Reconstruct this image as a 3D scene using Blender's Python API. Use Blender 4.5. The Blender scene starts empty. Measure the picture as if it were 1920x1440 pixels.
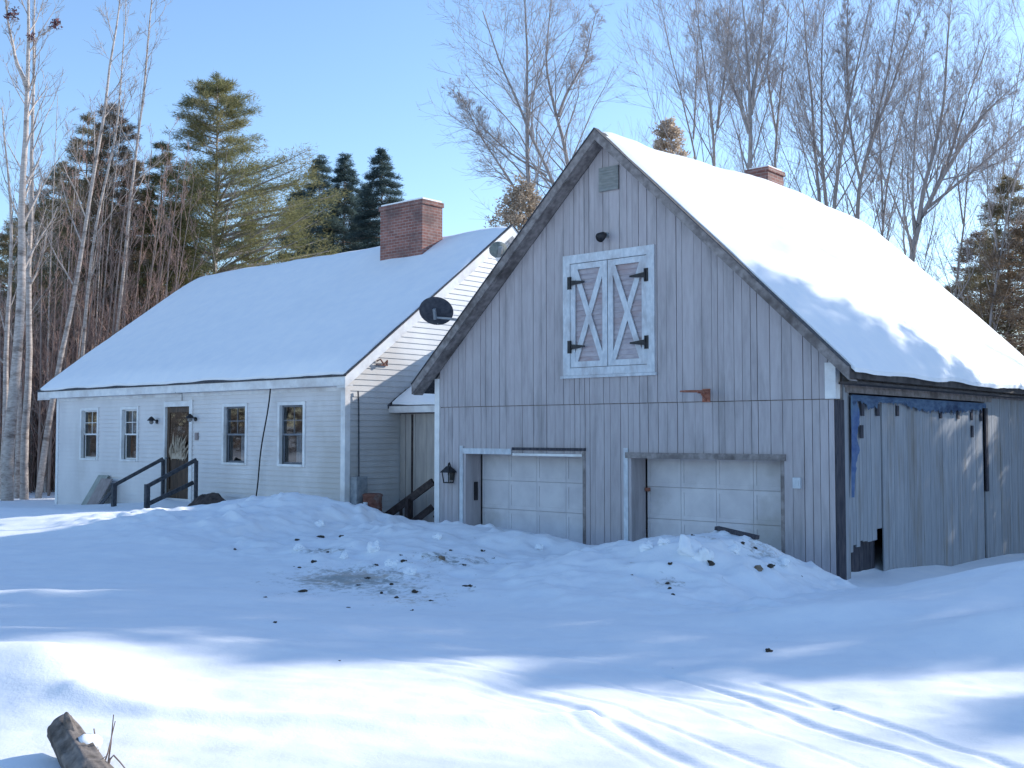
import bpy, math, random
import numpy as np
from mathutils import Vector, Matrix

# ------------------------------------------------------------------ camera, sky, sun, exposure
scene = bpy.context.scene
COL = scene.collection
ZO = 2.5                                   # eye height above the garage floor; heights below are given from the eye
F_PX, W_PX = 2024.0, 1920.0
PITCH = math.atan(92 / F_PX)
HD = np.array([-.651, .759, 0.0]); HD /= np.linalg.norm(HD)
RT = np.array([HD[1], -HD[0], 0.0])
FW = HD * math.cos(PITCH) + np.array([0, 0, math.sin(PITCH)])
UP = np.cross(RT, FW)

cam_d = bpy.data.cameras.new("camera")
cam_d.sensor_fit = 'HORIZONTAL'; cam_d.sensor_width = 36.0
cam_d.lens = 36.0 * F_PX / W_PX
cam_d.clip_start = 0.05; cam_d.clip_end = 3000
cam = bpy.data.objects.new("camera", cam_d); COL.objects.link(cam)
cam.matrix_world = Matrix(((RT[0], UP[0], -FW[0], 0), (RT[1], UP[1], -FW[1], 0), (RT[2], UP[2], -FW[2], ZO), (0, 0, 0, 1)))
scene.camera = cam

SUN_AZ, SUN_EL = math.radians(22.0), math.radians(25.0)     # azimuth from +y towards +x
S = np.array([math.sin(SUN_AZ) * math.cos(SUN_EL), math.cos(SUN_AZ) * math.cos(SUN_EL), math.sin(SUN_EL)])
world = bpy.data.worlds.new("World"); scene.world = world; world.use_nodes = True
wn = world.node_tree.nodes; wl = world.node_tree.links
sky = wn.new('ShaderNodeTexSky'); sky.sky_type = 'NISHITA'; sky.sun_disc = False
sky.sun_elevation = SUN_EL; sky.sun_rotation = SUN_AZ
sky.altitude = 100; sky.air_density = 1.0; sky.dust_density = 0.3; sky.ozone_density = 3.5
bg = wn['Background']; bg.inputs[1].default_value = 0.145
wl.new(sky.outputs[0], bg.inputs[0])
sl = bpy.data.lights.new("sun", 'SUN'); sl.energy = 3.4; sl.angle = math.radians(0.53); sl.color = (1.0, .95, .88)
so = bpy.data.objects.new("sun", sl); COL.objects.link(so)
so.rotation_euler = Vector(-S).to_track_quat('-Z', 'Y').to_euler(); so.location = (20, 40, 40)
scene.view_settings.view_transform = 'Standard'; scene.view_settings.look = 'None'
scene.view_settings.exposure = 0.92; scene.view_settings.gamma = 1.0
scene.render.engine = 'CYCLES'
scene.cycles.max_bounces = 6; scene.cycles.diffuse_bounces = 4; scene.cycles.transparent_max_bounces = 8

RNG = np.random.default_rng(11)
random.seed(5)

def at(px, py, dep):                        # a point on the sight line of the photo at a real distance (heights from the eye)
    d = FW * F_PX + RT * (px - 960) - UP * (py - 720)
    return d * (dep / float(d @ HD))

# ------------------------------------------------------------------ noise for numpy arrays
def _hash(ix, iy, seed):
    h = (ix.astype(np.int64) * 374761393 + iy.astype(np.int64) * 668265263 + seed * 1442695041) & 0xffffffff
    h = ((h ^ (h >> 13)) * 1274126177) & 0xffffffff
    return ((h ^ (h >> 16)) & 0xffff) / 65535.0
def vnoise(x, y, seed=0):
    x0 = np.floor(x); y0 = np.floor(y); fx = x - x0; fy = y - y0
    fx = fx * fx * (3 - 2 * fx); fy = fy * fy * (3 - 2 * fy)
    a = _hash(x0, y0, seed); b = _hash(x0 + 1, y0, seed); c = _hash(x0, y0 + 1, seed); d = _hash(x0 + 1, y0 + 1, seed)
    return (a + (b - a) * fx) * (1 - fy) + (c + (d - c) * fx) * fy - .5
def fbm(x, y, oct=4, seed=0, gain=.5):
    s = 0; a = 1.0
    for i in range(oct):
        s = s + a * vnoise(x * 2 ** i + i * 17.3, y * 2 ** i - i * 9.1, seed + i); a *= gain
    return s
def sstep(a, b, x):
    t = np.clip((x - a) / (b - a), 0, 1); return t * t * (3 - 2 * t)

# ------------------------------------------------------------------ materials
MATS = {}
def _mat(name):
    m = bpy.data.materials.new(name); m.use_nodes = True
    nt = m.node_tree; b = nt.nodes['Principled BSDF']
    MATS[name] = m
    return m, nt, b
def _n(nt, t, **kw):
    n = nt.nodes.new(t)
    for k, v in kw.items():
        if k.startswith('i_'):
            key = k[2:]
            n.inputs[int(key) if key.isdigit() else key.replace('_', ' ')].default_value = v
        else: setattr(n, k, v)
    return n
def _mix(nt, fac, a, b, blend='MIX'):
    n = nt.nodes.new('ShaderNodeMix'); n.data_type = 'RGBA'; n.blend_type = blend
    for sock, v in ((n.inputs[0], fac), (n.inputs[6], a), (n.inputs[7], b)):
        if hasattr(v, 'is_output'): nt.links.new(v, sock)
        else: sock.default_value = v if not isinstance(v, tuple) or len(v) == 4 else (*v, 1)
    return n.outputs[2]
def _ramp(nt, fac, stops):
    n = nt.nodes.new('ShaderNodeValToRGB'); el = n.color_ramp.elements
    while len(el) < len(stops): el.new(.5)
    for e, (p, c) in zip(el, stops): e.position = p; e.color = (*c, 1) if len(c) == 3 else c
    nt.links.new(fac, n.inputs[0]); return n.outputs[0]
def _coords(nt, scale=(1, 1, 1), kind='Object'):
    tc = nt.nodes.new('ShaderNodeTexCoord'); mp = nt.nodes.new('ShaderNodeMapping')
    mp.inputs['Scale'].default_value = scale
    nt.links.new(tc.outputs[kind], mp.inputs[0]); return mp.outputs[0]
def _noise(nt, vec, scale, detail=4, rough=.55, dist=0):
    n = nt.nodes.new('ShaderNodeTexNoise'); n.inputs['Scale'].default_value = scale
    n.inputs['Detail'].default_value = detail; n.inputs['Roughness'].default_value = rough; n.inputs['Distortion'].default_value = dist
    nt.links.new(vec, n.inputs['Vector']); return n.outputs['Fac']
def _bump(nt, b, h, strength=.3, dist=.02):
    n = nt.nodes.new('ShaderNodeBump'); n.inputs['Strength'].default_value = strength; n.inputs['Distance'].default_value = dist
    nt.links.new(h, n.inputs['Height']); nt.links.new(n.outputs[0], b.inputs['Normal'])
def noisy(name, c1, c2, scale=6, stretch=(1, 1, 1), rough=.7, bump=.2, c3=None, island=0.0, detail=5, lo=.35, hi=.65):
    """two-colour weathered surface, optional third stain colour, optional per-piece brightness"""
    m, nt, b = _mat(name)
    v = _coords(nt, stretch); f = _noise(nt, v, scale, detail)
    col = _ramp(nt, f, [(lo, c1), (hi, c2)])
    if c3 is not None:
        f2 = _noise(nt, _coords(nt, tuple(s * .6 for s in stretch)), scale * .35, 6, .65)
        fr = _ramp(nt, f2, [(.5, (0, 0, 0)), (.68, (1, 1, 1))])
        col = _mix(nt, fr, col, c3)
    if island:
        g = nt.nodes.new('ShaderNodeNewGeometry'); mr = _n(nt, 'ShaderNodeMapRange')
        mr.inputs[3].default_value = 1 - island; mr.inputs[4].default_value = 1 + island
        nt.links.new(g.outputs['Random Per Island'], mr.inputs[0])
        h = nt.nodes.new('ShaderNodeHueSaturation'); nt.links.new(col, h.inputs['Color']); nt.links.new(mr.outputs[0], h.inputs['Value'])
        col = h.outputs[0]
    nt.links.new(col, b.inputs['Base Color']); b.inputs['Roughness'].default_value = rough
    b.inputs['Specular IOR Level'].default_value = .25
    if bump: _bump(nt, b, f, bump)
    return m

def make_materials():
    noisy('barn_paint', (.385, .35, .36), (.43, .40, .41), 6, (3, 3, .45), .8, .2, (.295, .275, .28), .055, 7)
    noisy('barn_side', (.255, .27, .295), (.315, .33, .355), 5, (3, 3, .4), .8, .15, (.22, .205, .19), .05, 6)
    noisy('old_wood', (.16, .14, .135), (.30, .27, .26), 9, (1, 1, 1), .85, .3, (.10, .085, .08), .1, 6)
    noisy('dark_wood', (.03, .032, .045), (.075, .07, .08), 9, (3, 3, .5), .8, .3, None, .1)
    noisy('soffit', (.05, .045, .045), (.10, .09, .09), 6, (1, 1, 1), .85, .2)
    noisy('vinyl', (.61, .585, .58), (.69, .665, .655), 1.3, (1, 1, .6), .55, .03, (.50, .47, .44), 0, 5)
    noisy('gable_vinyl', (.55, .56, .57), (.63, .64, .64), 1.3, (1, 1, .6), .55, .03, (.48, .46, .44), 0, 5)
    noisy('white_trim', (.66, .66, .66), (.78, .77, .75), 5, (1, 1, 1), .6, .1, (.55, .52, .5), 0, 5)
    noisy('pale_paint', (.46, .50, .54), (.60, .63, .66), 8, (2, 2, 1), .7, .15, (.40, .40, .42), .05, 6)
    noisy('pink_siding', (.33, .30, .33), (.45, .41, .43), 9, (.6, 1, 2), .8, .15, (.36, .27, .27), .06, 6)
    noisy('garage_paint', (.53, .51, .53), (.62, .60, .61), 3, (1, 1, 1), .65, .08, (.42, .40, .385), .03, 6)
    noisy('tan_panel', (.36, .33, .31), (.46, .42, .38), 4, (2, 2, .4), .75, .12, (.30, .27, .25), .07)
    noisy('shingle', (.05, .05, .055), (.10, .10, .11), 20, (1, 1, 1), .9, .3)
    noisy('black_metal', (.012, .012, .014), (.03, .03, .035), 12, (1, 1, 1), .45, .05)
    noisy('dark_rail', (.035, .04, .05), (.085, .085, .095), 12, (1, 1, 1), .7, .15)
    noisy('brown_rail', (.035, .026, .026), (.08, .06, .055), 12, (1, 1, 1), .75, .2)
    noisy('grey_metal', (.20, .22, .24), (.32, .34, .36), 8, (1, 1, 1), .5, .1, (.20, .17, .14))
    noisy('slate_sash', (.13, .145, .17), (.19, .205, .23), 8, (1, 1, 1), .6, .05)
    noisy('dish_dark', (.028, .032, .045), (.06, .065, .08), 10, (1, 1, 1), .55, .08)
    noisy('dish_grey', (.17, .19, .17), (.28, .30, .27), 10, (1, 1, 1), .6, .1, (.12, .12, .10))
    noisy('vent_paint', (.20, .215, .21), (.28, .29, .28), 8, (1, 1, 4), .7, .1)
    noisy('rust_orange', (.27, .095, .06), (.40, .18, .13), 20, (1, 1, 1), .75, .2, (.20, .09, .06))
    noisy('rust_brown', (.13, .05, .035), (.22, .10, .075), 12, (1, 1, 1), .85, .3, (.30, .26, .24))
    noisy('blue_tarp', (.055, .10, .23), (.10, .16, .29), 5, (1, 1, 2), .7, .4, (.10, .17, .24))
    noisy('dark_tarp', (.05, .09, .17), (.11, .17, .25), 5, (1, 1, 3), .75, .5, (.03, .05, .10))
    noisy('brown_tarp', (.045, .035, .033), (.10, .075, .068), 9, (1, 1, 1), .8, .4)
    noisy('door_wood', (.045, .03, .022), (.10, .062, .042), 7, (3, 3, .6), .5, .15)
    noisy('dry_stalk', (.34, .27, .20), (.50, .42, .33), 12, (1, 1, 1), .85, .1, None, .2)
    noisy('curtain', (.26, .29, .33), (.36, .39, .43), 5, (6, 6, .3), .9, .1)
    noisy('dark_room', (.10, .11, .12), (.14, .15, .16), 3, (1, 1, 1), .9, 0)
    noisy('cable_black', (.012, .012, .013), (.025, .025, .026), 9, (1, 1, 1), .6, 0)
    noisy('board_pink', (.26, .215, .205), (.35, .30, .285), 5, (2, 2, .5), .85, .15, (.2, .16, .15))
    noisy('board_green', (.27, .29, .26), (.37, .38, .35), 5, (2, 2, .5), .85, .15)
    noisy('log_bark', (.10, .085, .075), (.24, .21, .19), 14, (1, 1, 1), .9, .7, (.05, .042, .038), 0, 8)
    noisy('birch_bark', (.36, .30, .265), (.54, .47, .42), 5, (1.5, 1.5, 4), .8, .2, (.18, .14, .12), 0, 6)
    noisy('brown_bark', (.19, .14, .12), (.33, .25, .215), 6, (2, 2, .6), .85, .3, (.30, .24, .21))
    noisy('grey_bark', (.24, .215, .21), (.38, .345, .335), 6, (2, 2, .6), .85, .3, (.27, .25, .24))
    noisy('red_twig', (.25, .16, .135), (.40, .27, .225), 3, (1, 1, 1), .85, 0, None, .3)
    noisy('pale_twig', (.24, .20, .18), (.38, .33, .30), 3, (1, 1, 1), .85, 0, None, .25)
    noisy('grey_twig', (.28, .245, .24), (.43, .385, .37), 3, (1, 1, 1), .85, 0, None, .25)
    noisy('pine_needles', (.135, .145, .065), (.27, .25, .12), .7, (1, 1, 1), .7, 0, (.28, .23, .13), .3)
    noisy('dark_needles', (.15, .135, .08), (.26, .225, .14), .7, (1, 1, 1), .7, 0, (.20, .155, .11), .3)
    noisy('spruce_needles', (.05, .085, .095), (.10, .14, .13), .7, (1, 1, 1), .7, 0, None, .3)
    noisy('brown_needles', (.19, .14, .10), (.31, .235, .165), .8, (1, 1, 1), .8, 0, (.15, .14, .085), .3)
    noisy('dead_leaves', (.12, .05, .06), (.22, .10, .10), 6, (1, 1, 1), .8, 0, None, .3)
    noisy('tan_leaves', (.42, .34, .26), (.56, .47, .38), 1.2, (1, 1, 1), .8, 0, None, .3)
    noisy('far_wood', (.085, .066, .056), (.16, .125, .11), .3, (1, 1, 1), .9, 0, (.045, .05, .035), .35)
    noisy('dirt', (.035, .03, .026), (.085, .07, .055), 14, (1, 1, 1), .95, .5)
    noisy('tan_dirt', (.16, .12, .085), (.27, .21, .16), 14, (1, 1, 1), .95, .5)
    # brick
    m, nt, b = _mat('brick')
    tc = nt.nodes.new('ShaderNodeTexCoord'); sx = nt.nodes.new('ShaderNodeSeparateXYZ'); cx = nt.nodes.new('ShaderNodeCombineXYZ')
    add = _n(nt, 'ShaderNodeMath', operation='ADD')
    nt.links.new(tc.outputs['Object'], sx.inputs[0]); nt.links.new(sx.outputs[0], add.inputs[0]); nt.links.new(sx.outputs[1], add.inputs[1])
    nt.links.new(add.outputs[0], cx.inputs[0]); nt.links.new(sx.outputs[2], cx.inputs[1])
    br = nt.nodes.new('ShaderNodeTexBrick'); nt.links.new(cx.outputs[0], br.inputs[0])
    br.inputs['Color1'].default_value = (.20, .075, .06, 1); br.inputs['Color2'].default_value = (.29, .125, .10, 1); br.inputs['Mortar'].default_value = (.30, .26, .24, 1)
    br.inputs['Scale'].default_value = 1; br.inputs['Mortar Size'].default_value = .007; br.inputs['Brick Width'].default_value = .21; br.inputs['Row Height'].default_value = .075
    f = _noise(nt, _coords(nt), 1.6, 6, .65)
    soot = _ramp(nt, f, [(.42, (0, 0, 0)), (.66, (.75, .75, .75))])
    col = _mix(nt, soot, br.outputs[0], (.085, .062, .062))
    f2 = _noise(nt, _coords(nt), 5, 4, .6)
    pale = _ramp(nt, f2, [(.55, (0, 0, 0)), (.75, (.5, .5, .5))])
    col = _mix(nt, pale, col, (.36, .27, .24))
    nt.links.new(col, b.inputs['Base Color']); b.inputs['Roughness'].default_value = .9
    _bump(nt, b, br.outputs[1], -.4, .01)
    # snow
    for nm, hasdirt in (('snow_ground', True), ('snow_roof', False)):
        m, nt, b = _mat(nm)
        v = _coords(nt)
        f = _noise(nt, v, 3.0, 8, .62); f2 = _noise(nt, v, 30, 10, .72)
        mx = _n(nt, 'ShaderNodeMath', operation='ADD'); nt.links.new(f, mx.inputs[0]); nt.links.new(f2, mx.inputs[1])
        col = _ramp(nt, f, [(.3, (.80, .83, .87)), (.7, (.88, .89, .90))])
        if hasdirt:
            a = nt.nodes.new('ShaderNodeAttribute'); a.attribute_name = 'dirt'
            f3 = _noise(nt, v, 9, 9, .72, .6)
            ad = _n(nt, 'ShaderNodeMath', operation='MULTIPLY_ADD'); nt.links.new(f3, ad.inputs[0]); ad.inputs[1].default_value = 2.4; nt.links.new(a.outputs['Fac'], ad.inputs[2])
            sb = _n(nt, 'ShaderNodeMath', operation='SUBTRACT'); nt.links.new(ad.outputs[0], sb.inputs[0]); sb.inputs[1].default_value = 1.0
            fr = _ramp(nt, sb.outputs[0], [(.55, (0, 0, 0)), (.98, (.88, .88, .88))])
            f4 = _noise(nt, v, 2.2, 3)
            dc = _ramp(nt, f4, [(.45, (.24, .26, .25)), (.60, (.42, .35, .28))])
            col = _mix(nt, fr, col, dc)
        nt.links.new(col, b.inputs['Base Color']); b.inputs['Roughness'].default_value = .65
        b.inputs['Specular IOR Level'].default_value = .3
        _bump(nt, b, mx.outputs[0], .2 if hasdirt else .15, .03)
    # window glass: mirror-like by fresnel over clear
    m, nt, b = _mat('glass')
    out = nt.nodes['Material Output']; tr = _n(nt, 'ShaderNodeBsdfTransparent'); gl = _n(nt, 'ShaderNodeBsdfGlossy')
    tr.inputs[0].default_value = (.80, .86, .88, 1); gl.inputs['Roughness'].default_value = .03
    fre = _n(nt, 'ShaderNodeFresnel'); fre.inputs[0].default_value = 1.5
    mp = _n(nt, 'ShaderNodeMapRange'); mp.inputs[3].default_value = .12; mp.inputs[4].default_value = .8; nt.links.new(fre.outputs[0], mp.inputs[0])
    ms = _n(nt, 'ShaderNodeMixShader'); nt.links.new(mp.outputs[0], ms.inputs[0]); nt.links.new(tr.outputs[0], ms.inputs[1]); nt.links.new(gl.outputs[0], ms.inputs[2])
    nt.links.new(ms.outputs[0], out.inputs[0])
make_materials()
for nm in ('pine_needles', 'dark_needles', 'spruce_needles', 'brown_needles', 'tan_leaves'):   # thin foliage lets some light through
    nt = MATS[nm].node_tree; b = nt.nodes['Principled BSDF']; tr = nt.nodes.new('ShaderNodeBsdfTranslucent'); ms = nt.nodes.new('ShaderNodeMixShader')
    ms.inputs[0].default_value = .48; nt.links.new(b.inputs['Base Color'].links[0].from_socket, tr.inputs[0])
    nt.links.new(b.outputs[0], ms.inputs[1]); nt.links.new(tr.outputs[0], ms.inputs[2]); nt.links.new(ms.outputs[0], nt.nodes['Material Output'].inputs[0])

# ------------------------------------------------------------------ mesh helpers
class MB:
    def __init__(s): s.v = []; s.f = []
    def poly(s, pts):
        n = len(s.v); s.v += [tuple(map(float, p)) for p in pts]; s.f.append(tuple(range(n, n + len(pts))))
    def box(s, x0, x1, y0, y1, z0, z1):
        n = len(s.v)
        s.v += [(x0, y0, z0), (x1, y0, z0), (x1, y1, z0), (x0, y1, z0), (x0, y0, z1), (x1, y0, z1), (x1, y1, z1), (x0, y1, z1)]
        s.f += [tuple(n + i for i in q) for q in ((0, 3, 2, 1), (4, 5, 6, 7), (0, 1, 5, 4), (1, 2, 6, 5), (2, 3, 7, 6), (3, 0, 4, 7))]
    def hexa(s, a, b):                     # two quads joined: bottom loop a, top loop b
        n = len(s.v); s.v += [tuple(map(float, p)) for p in list(a) + list(b)]; k = len(a)
        s.f.append(tuple(n + i for i in reversed(range(k)))); s.f.append(tuple(n + k + i for i in range(k)))
        for i in range(k):
            j = (i + 1) % k; s.f.append((n + i, n + j, n + k + j, n + k + i))
    def extrude(s, pts, vec):
        vec = np.array(vec, float); s.hexa(pts, [np.array(p, float) + vec for p in pts])
    def bar(s, p, q, w, h, up=(0, 0, 1)):  # rectangular bar between two points
        p = np.array(p, float); q = np.array(q, float); d = q - p; d = d / np.linalg.norm(d)
        up = np.array(up, float) if abs(d[2]) < .95 else np.array([0, 1.0, 0]); sd = np.cross(d, up); sd /= np.linalg.norm(sd); u = np.cross(sd, d)
        c = [(-1, -1), (1, -1), (1, 1), (-1, 1)]
        s.hexa([p + sd * a * w / 2 + u * b * h / 2 for a, b in c], [q + sd * a * w / 2 + u * b * h / 2 for a, b in c])
    def tube(s, pts, rad, n=8, cap=True):
        pts = [np.array(p, float) for p in pts]; k = len(pts); base = len(s.v)
        rad = [rad] * k if np.isscalar(rad) else list(rad)
        ref = None
        for i in range(k):
            d = pts[min(i + 1, k - 1)] - pts[max(i - 1, 0)]; d /= np.linalg.norm(d) + 1e-12
            if ref is None:
                ref = np.cross(d, (0, 0, 1.0) if abs(d[2]) < .9 else (1.0, 0, 0))
            ref = ref - d * (ref @ d); ref /= np.linalg.norm(ref); bi = np.cross(d, ref)
            for j in range(n):
                a = 2 * math.pi * j / n
                s.v.append(tuple(pts[i] + rad[i] * (math.cos(a) * ref + math.sin(a) * bi)))
        for i in range(k - 1):
            for j in range(n):
                jj = (j + 1) % n
                s.f.append((base + i * n + j, base + i * n + jj, base + (i + 1) * n + jj, base + (i + 1) * n + j))
        if cap:
            s.f.append(tuple(base + j for j in reversed(range(n)))); s.f.append(tuple(base + (k - 1) * n + j for j in range(n)))
    def grid(s, P):                        # P: (m, n, 3)
        m, n = P.shape[:2]; base = len(s.v); s.v += [tuple(p) for p in P.reshape(-1, 3)]
        for i in range(m - 1):
            for j in range(n - 1):
                a = base + i * n + j; s.f.append((a, a + 1, a + n + 1, a + n))
    def build(s, name, mat, root=None, parent=None, smooth=False, **tags):
        return mesh_obj(name, np.array(s.v, float).reshape(-1, 3), s.f, mat, root, parent, smooth, **tags)

def mesh_obj(name, v, faces, mat, root=None, parent=None, smooth=False, **tags):
    """heights come in from the eye; the object's origin sits at its root, or at its own base when it is a thing by itself"""
    v = np.array(v, float); v[:, 2] += ZO
    if root is not None: org = np.array(root.location)
    elif tags.get('origin') is not None: org = np.array(tags['origin'], float) + np.array([0, 0, ZO])
    else: org = np.array([v[:, 0].mean(), v[:, 1].mean(), v[:, 2].min()])
    me = bpy.data.meshes.new(name)
    if isinstance(faces, np.ndarray):
        nf, k = faces.shape
        me.vertices.add(len(v)); me.vertices.foreach_set('co', (v - org).ravel())
        me.loops.add(nf * k); me.loops.foreach_set('vertex_index', faces.ravel().astype(np.int32))
        me.polygons.add(nf); me.polygons.foreach_set('loop_start', np.arange(0, nf * k, k, dtype=np.int32))
        me.update(calc_edges=True); me.validate()
    else:
        me.from_pydata((v - org).tolist(), [], faces); me.update()
    me.materials.append(MATS[mat])
    if smooth: me.polygons.foreach_set('use_smooth', [True] * len(me.polygons))
    o = bpy.data.objects.new(name, me); COL.objects.link(o)
    if root is None: o.location = org
    else: o.parent = parent if parent is not None else root
    tag(o, **{k: t for k, t in tags.items() if k != 'origin'})
    return o
def tag(o, label=None, category=None, group=None, kind=None):
    for k, t in (('label', label), ('category', category), ('group', group), ('kind', kind)):
        if t: o[k] = t
def thing(name, loc, label, category, group=None):
    o = bpy.data.objects.new(name, None); o.empty_display_size = .3; COL.objects.link(o)
    o.location = (loc[0], loc[1], loc[2] + ZO); tag(o, label, category, group); return o

def sub_intervals(a, b, cuts):
    out = [(a, b)]
    for c0, c1 in cuts:
        nx = []
        for p, q in out:
            if c1 <= p or c0 >= q: nx.append((p, q)); continue
            if c0 > p: nx.append((p, c0))
            if c1 < q: nx.append((c1, q))
        out = nx
    return out

def clapboards(mb, axis, pos, span, z0, z1, holes=(), e=.115, lip=.016):
    """lapped siding; axis 'x': wall runs along x and faces -y at y=pos; 'y': runs along y and faces +x at x=pos"""
    P = (lambda u, z, o: (u, pos - o, z)) if axis == 'x' else (lambda u, z, o: (pos + o, u, z))
    edges = set(); z = z0
    while z < z1 - 1e-6: edges.add(round(z, 5)); z += e
    edges.add(round(z1, 5)); edges |= {round(h[2], 5) for h in holes if z0 < h[2] < z1} | {round(h[3], 5) for h in holes if z0 < h[3] < z1}
    edges = sorted(edges)
    for za, zb in zip(edges, edges[1:]):
        if zb - za < 1e-4: continue
        k = math.floor((za - z0) / e + 1e-4); c0 = z0 + k * e
        oa = lip * (1 - (za - c0) / e); ob = lip * (1 - (zb - c0) / e)
        cuts = [(h[0], h[1]) for h in holes if h[2] < (za + zb) / 2 < h[3]]
        a0, a1 = span(za); b0, b1 = span(zb)
        if a1 - a0 < .01: continue
        for u0, u1 in sub_intervals(a0, a1, cuts):
            t0 = b0 if abs(u0 - a0) < 1e-9 else u0; t1 = b1 if abs(u1 - a1) < 1e-9 else u1
            if t1 < t0: t0 = t1 = (t0 + t1) / 2
            q = [P(u0, za, oa), P(u1, za, oa), P(t1, zb, ob), P(t0, zb, ob)]
            mb.poly(q)
            if abs(za - c0) < 1e-4: mb.poly([P(u0, za, 0), P(u1, za, 0), P(u1, za, oa), P(u0, za, oa)])

def boards(mb, axis, pos, u0, u1, zbot, ztop, holes=(), seam=None, wmin=.1, wmax=.22, t=.02, rng=RNG, gap=(.005, .013), proud=.012, bottoms=None):
    """vertical boards with open grooves; ztop(u) gives the upper edge"""
    P = (lambda u, z, o: (u, pos - o, z)) if axis == 'x' else (lambda u, z, o: (pos + o, u, z))
    u = u0
    while u < u1 - .02:
        w = rng.uniform(wmin, wmax); ue = min(u + w, u1)
        if u1 - ue < .05: ue = u1
        g = rng.uniform(*gap); a, b = u, ue - g
        jit = rng.uniform(-.003, .003)
        pts = sorted({a, b} | {h[0] for h in holes if a < h[0] < b} | {h[1] for h in holes if a < h[1] < b})
        for p, q in zip(pts, pts[1:]):
            if q - p < .004: continue
            m = (p + q) / 2
            zb = zbot if bottoms is None else bottoms(m)
            segs = [(zb, 99, 0)] if seam is None else [(zb, seam - .008, 0), (seam + .006, 99, proud)]
            for s0, s1, pr in segs:
                for z0, z1 in sub_intervals(s0, s1, [(h[2], h[3]) for h in holes if h[0] < m < h[1]]):
                    if z1 > 50: tp, tq = ztop(p), ztop(q)
                    else: tp, tq = min(z1, ztop(p)), min(z1, ztop(q))
                    if min(tp, tq) <= z0 + .005: continue
                    mb.hexa([P(p, z0, -.001), P(q, z0, -.001), P(q, z0, t + pr + jit), P(p, z0, t + pr + jit)],
                            [P(p, tp, -.001), P(q, tq, -.001), P(q, tq, t + pr + jit), P(p, tp, t + pr + jit)])
        u = ue

# ------------------------------------------------------------------ the snowy ground
CX = np.array([-60, -40, -30, -26, -23.5, -21, -18.9, -17.5, -16.3, -15.3, -14.4, -13.8, -13, -12.2, -10.7, -9.8, -9.4, -8.9, -8.4, -7.85, -7.4, -7, -6.4, -5.8, -5, -4.2, -3.5, 0, 10, 60])
CZ = np.array([-2.3, -2.15, -1.98, -1.88, -1.82, -1.77, -1.62, -1.30, -1.25, -1.38, -1.64, -1.68, -1.57, -1.58, -1.64, -1.79, -1.76, -1.56, -1.45, -1.38, -1.37, -1.41, -1.60, -1.93, -1.86, -1.62, -1.46, -1.5, -1.6, -1.6])
WX = np.array([-60, -40, -30, -27, -24.2, -23.4, -21.8, -19, -17.6, -16.6, -15, -14, -12.4, -11.3, -10.8, -10.3, -9, -7.5, -6.7, -5, 0, 60])
WZ = np.array([-2.4, -2.3, -2.0, -1.88, -1.76, -1.70, -1.70, -1.56, -1.85, -1.95, -1.80, -1.80, -1.85, -2.02, -1.98, -1.85, -1.75, -1.85, -2.14, -2.34, -2.3, -2.2])
MX = np.array([-60, -30, -20, -15, -12, -4, 0, 60]); MZ = np.array([-2.0, -1.90, -1.80, -1.80, -1.82, -1.80, -1.72, -1.65])
TRACKS = [([(-5.55, 5.50), (-4.85, 5.53), (-4.27, 5.46), (-3.45, 5.08), (-2.65, 4.70), (-1.6, 4.15)], .040, .050),
          ([(-4.95, 5.75), (-4.0, 5.66), (-3.15, 5.27), (-2.35, 4.93), (-1.2, 4.4)], .024, .026),
          ([(-4.31, 6.72), (-3.5, 6.47), (-2.93, 6.16), (-2.2, 5.86), (-1.61, 5.57), (-.6, 5.05)], .036, .042),
          ([(-3.65, 6.95), (-2.95, 6.63), (-2.42, 6.35), (-1.68, 5.98), (-.6, 5.45)], .030, .034),
          ([(-7.4, 6.56), (-6.5, 6.6), (-5.71, 6.65), (-4.31, 6.75), (-3.0, 6.6)], .045, .026),
          ([(-8.2, 6.3), (-7.0, 6.1), (-5.9, 5.9), (-4.9, 5.9)], .04, .018),
          ([(-4.9, 5.25), (-4.1, 5.15), (-3.3, 4.8), (-2.6, 4.4)], .02, .016), ([(-4.6, 6.3), (-3.7, 6.05), (-2.9, 5.7), (-2.1, 5.3), (-1.3, 4.9)], .022, .018), ([(-6.6, 5.4), (-5.6, 5.7), (-4.6, 6.1), (-3.4, 6.3)], .03, .018)]
DIRT = [(at(660, 1065, 13.5), .9, .62), (at(600, 1010, 15.6), .35, .5), (at(830, 1042, 14.9), .45, .42), (at(905, 1042, 15.0), .5, .33),
        (at(560, 1110, 12.3), .45, .3), (at(780, 1110, 12), .5, .33), (at(1430, 1062, 14.0), .35, .42), (at(1255, 1105, 12.3), .25, .4),
        (at(740, 1090, 12.6), .6, .4), (at(1330, 1050, 14.3), .3, .28), (at(620, 1060, 13.8), .8, .35)]
for _p in ((600, 1008, 15.4), (566, 1110, 12.3), (780, 1111, 12.2), (877, 1100, 12.4), (1252, 1100, 12.3), (1446, 1062, 13.8), (1332, 1058, 14), (1183, 1078, 13.2), (757, 1052, 14), (588, 1053, 14), (715, 1113, 12.1), (640, 1006, 15.5)):
    DIRT.append((at(*_p), .17, .30))
def seg_dist(X, Y, pts):
    best = np.full(X.shape, 1e9)
    for (ax, ay), (bx, by) in zip(pts, pts[1:]):
        dx, dy = bx - ax, by - ay; t = np.clip(((X - ax) * dx + (Y - ay) * dy) / (dx * dx + dy * dy), 0, 1)
        best = np.minimum(best, np.hypot(X - ax - t * dx, Y - ay - t * dy))
    return best
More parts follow.
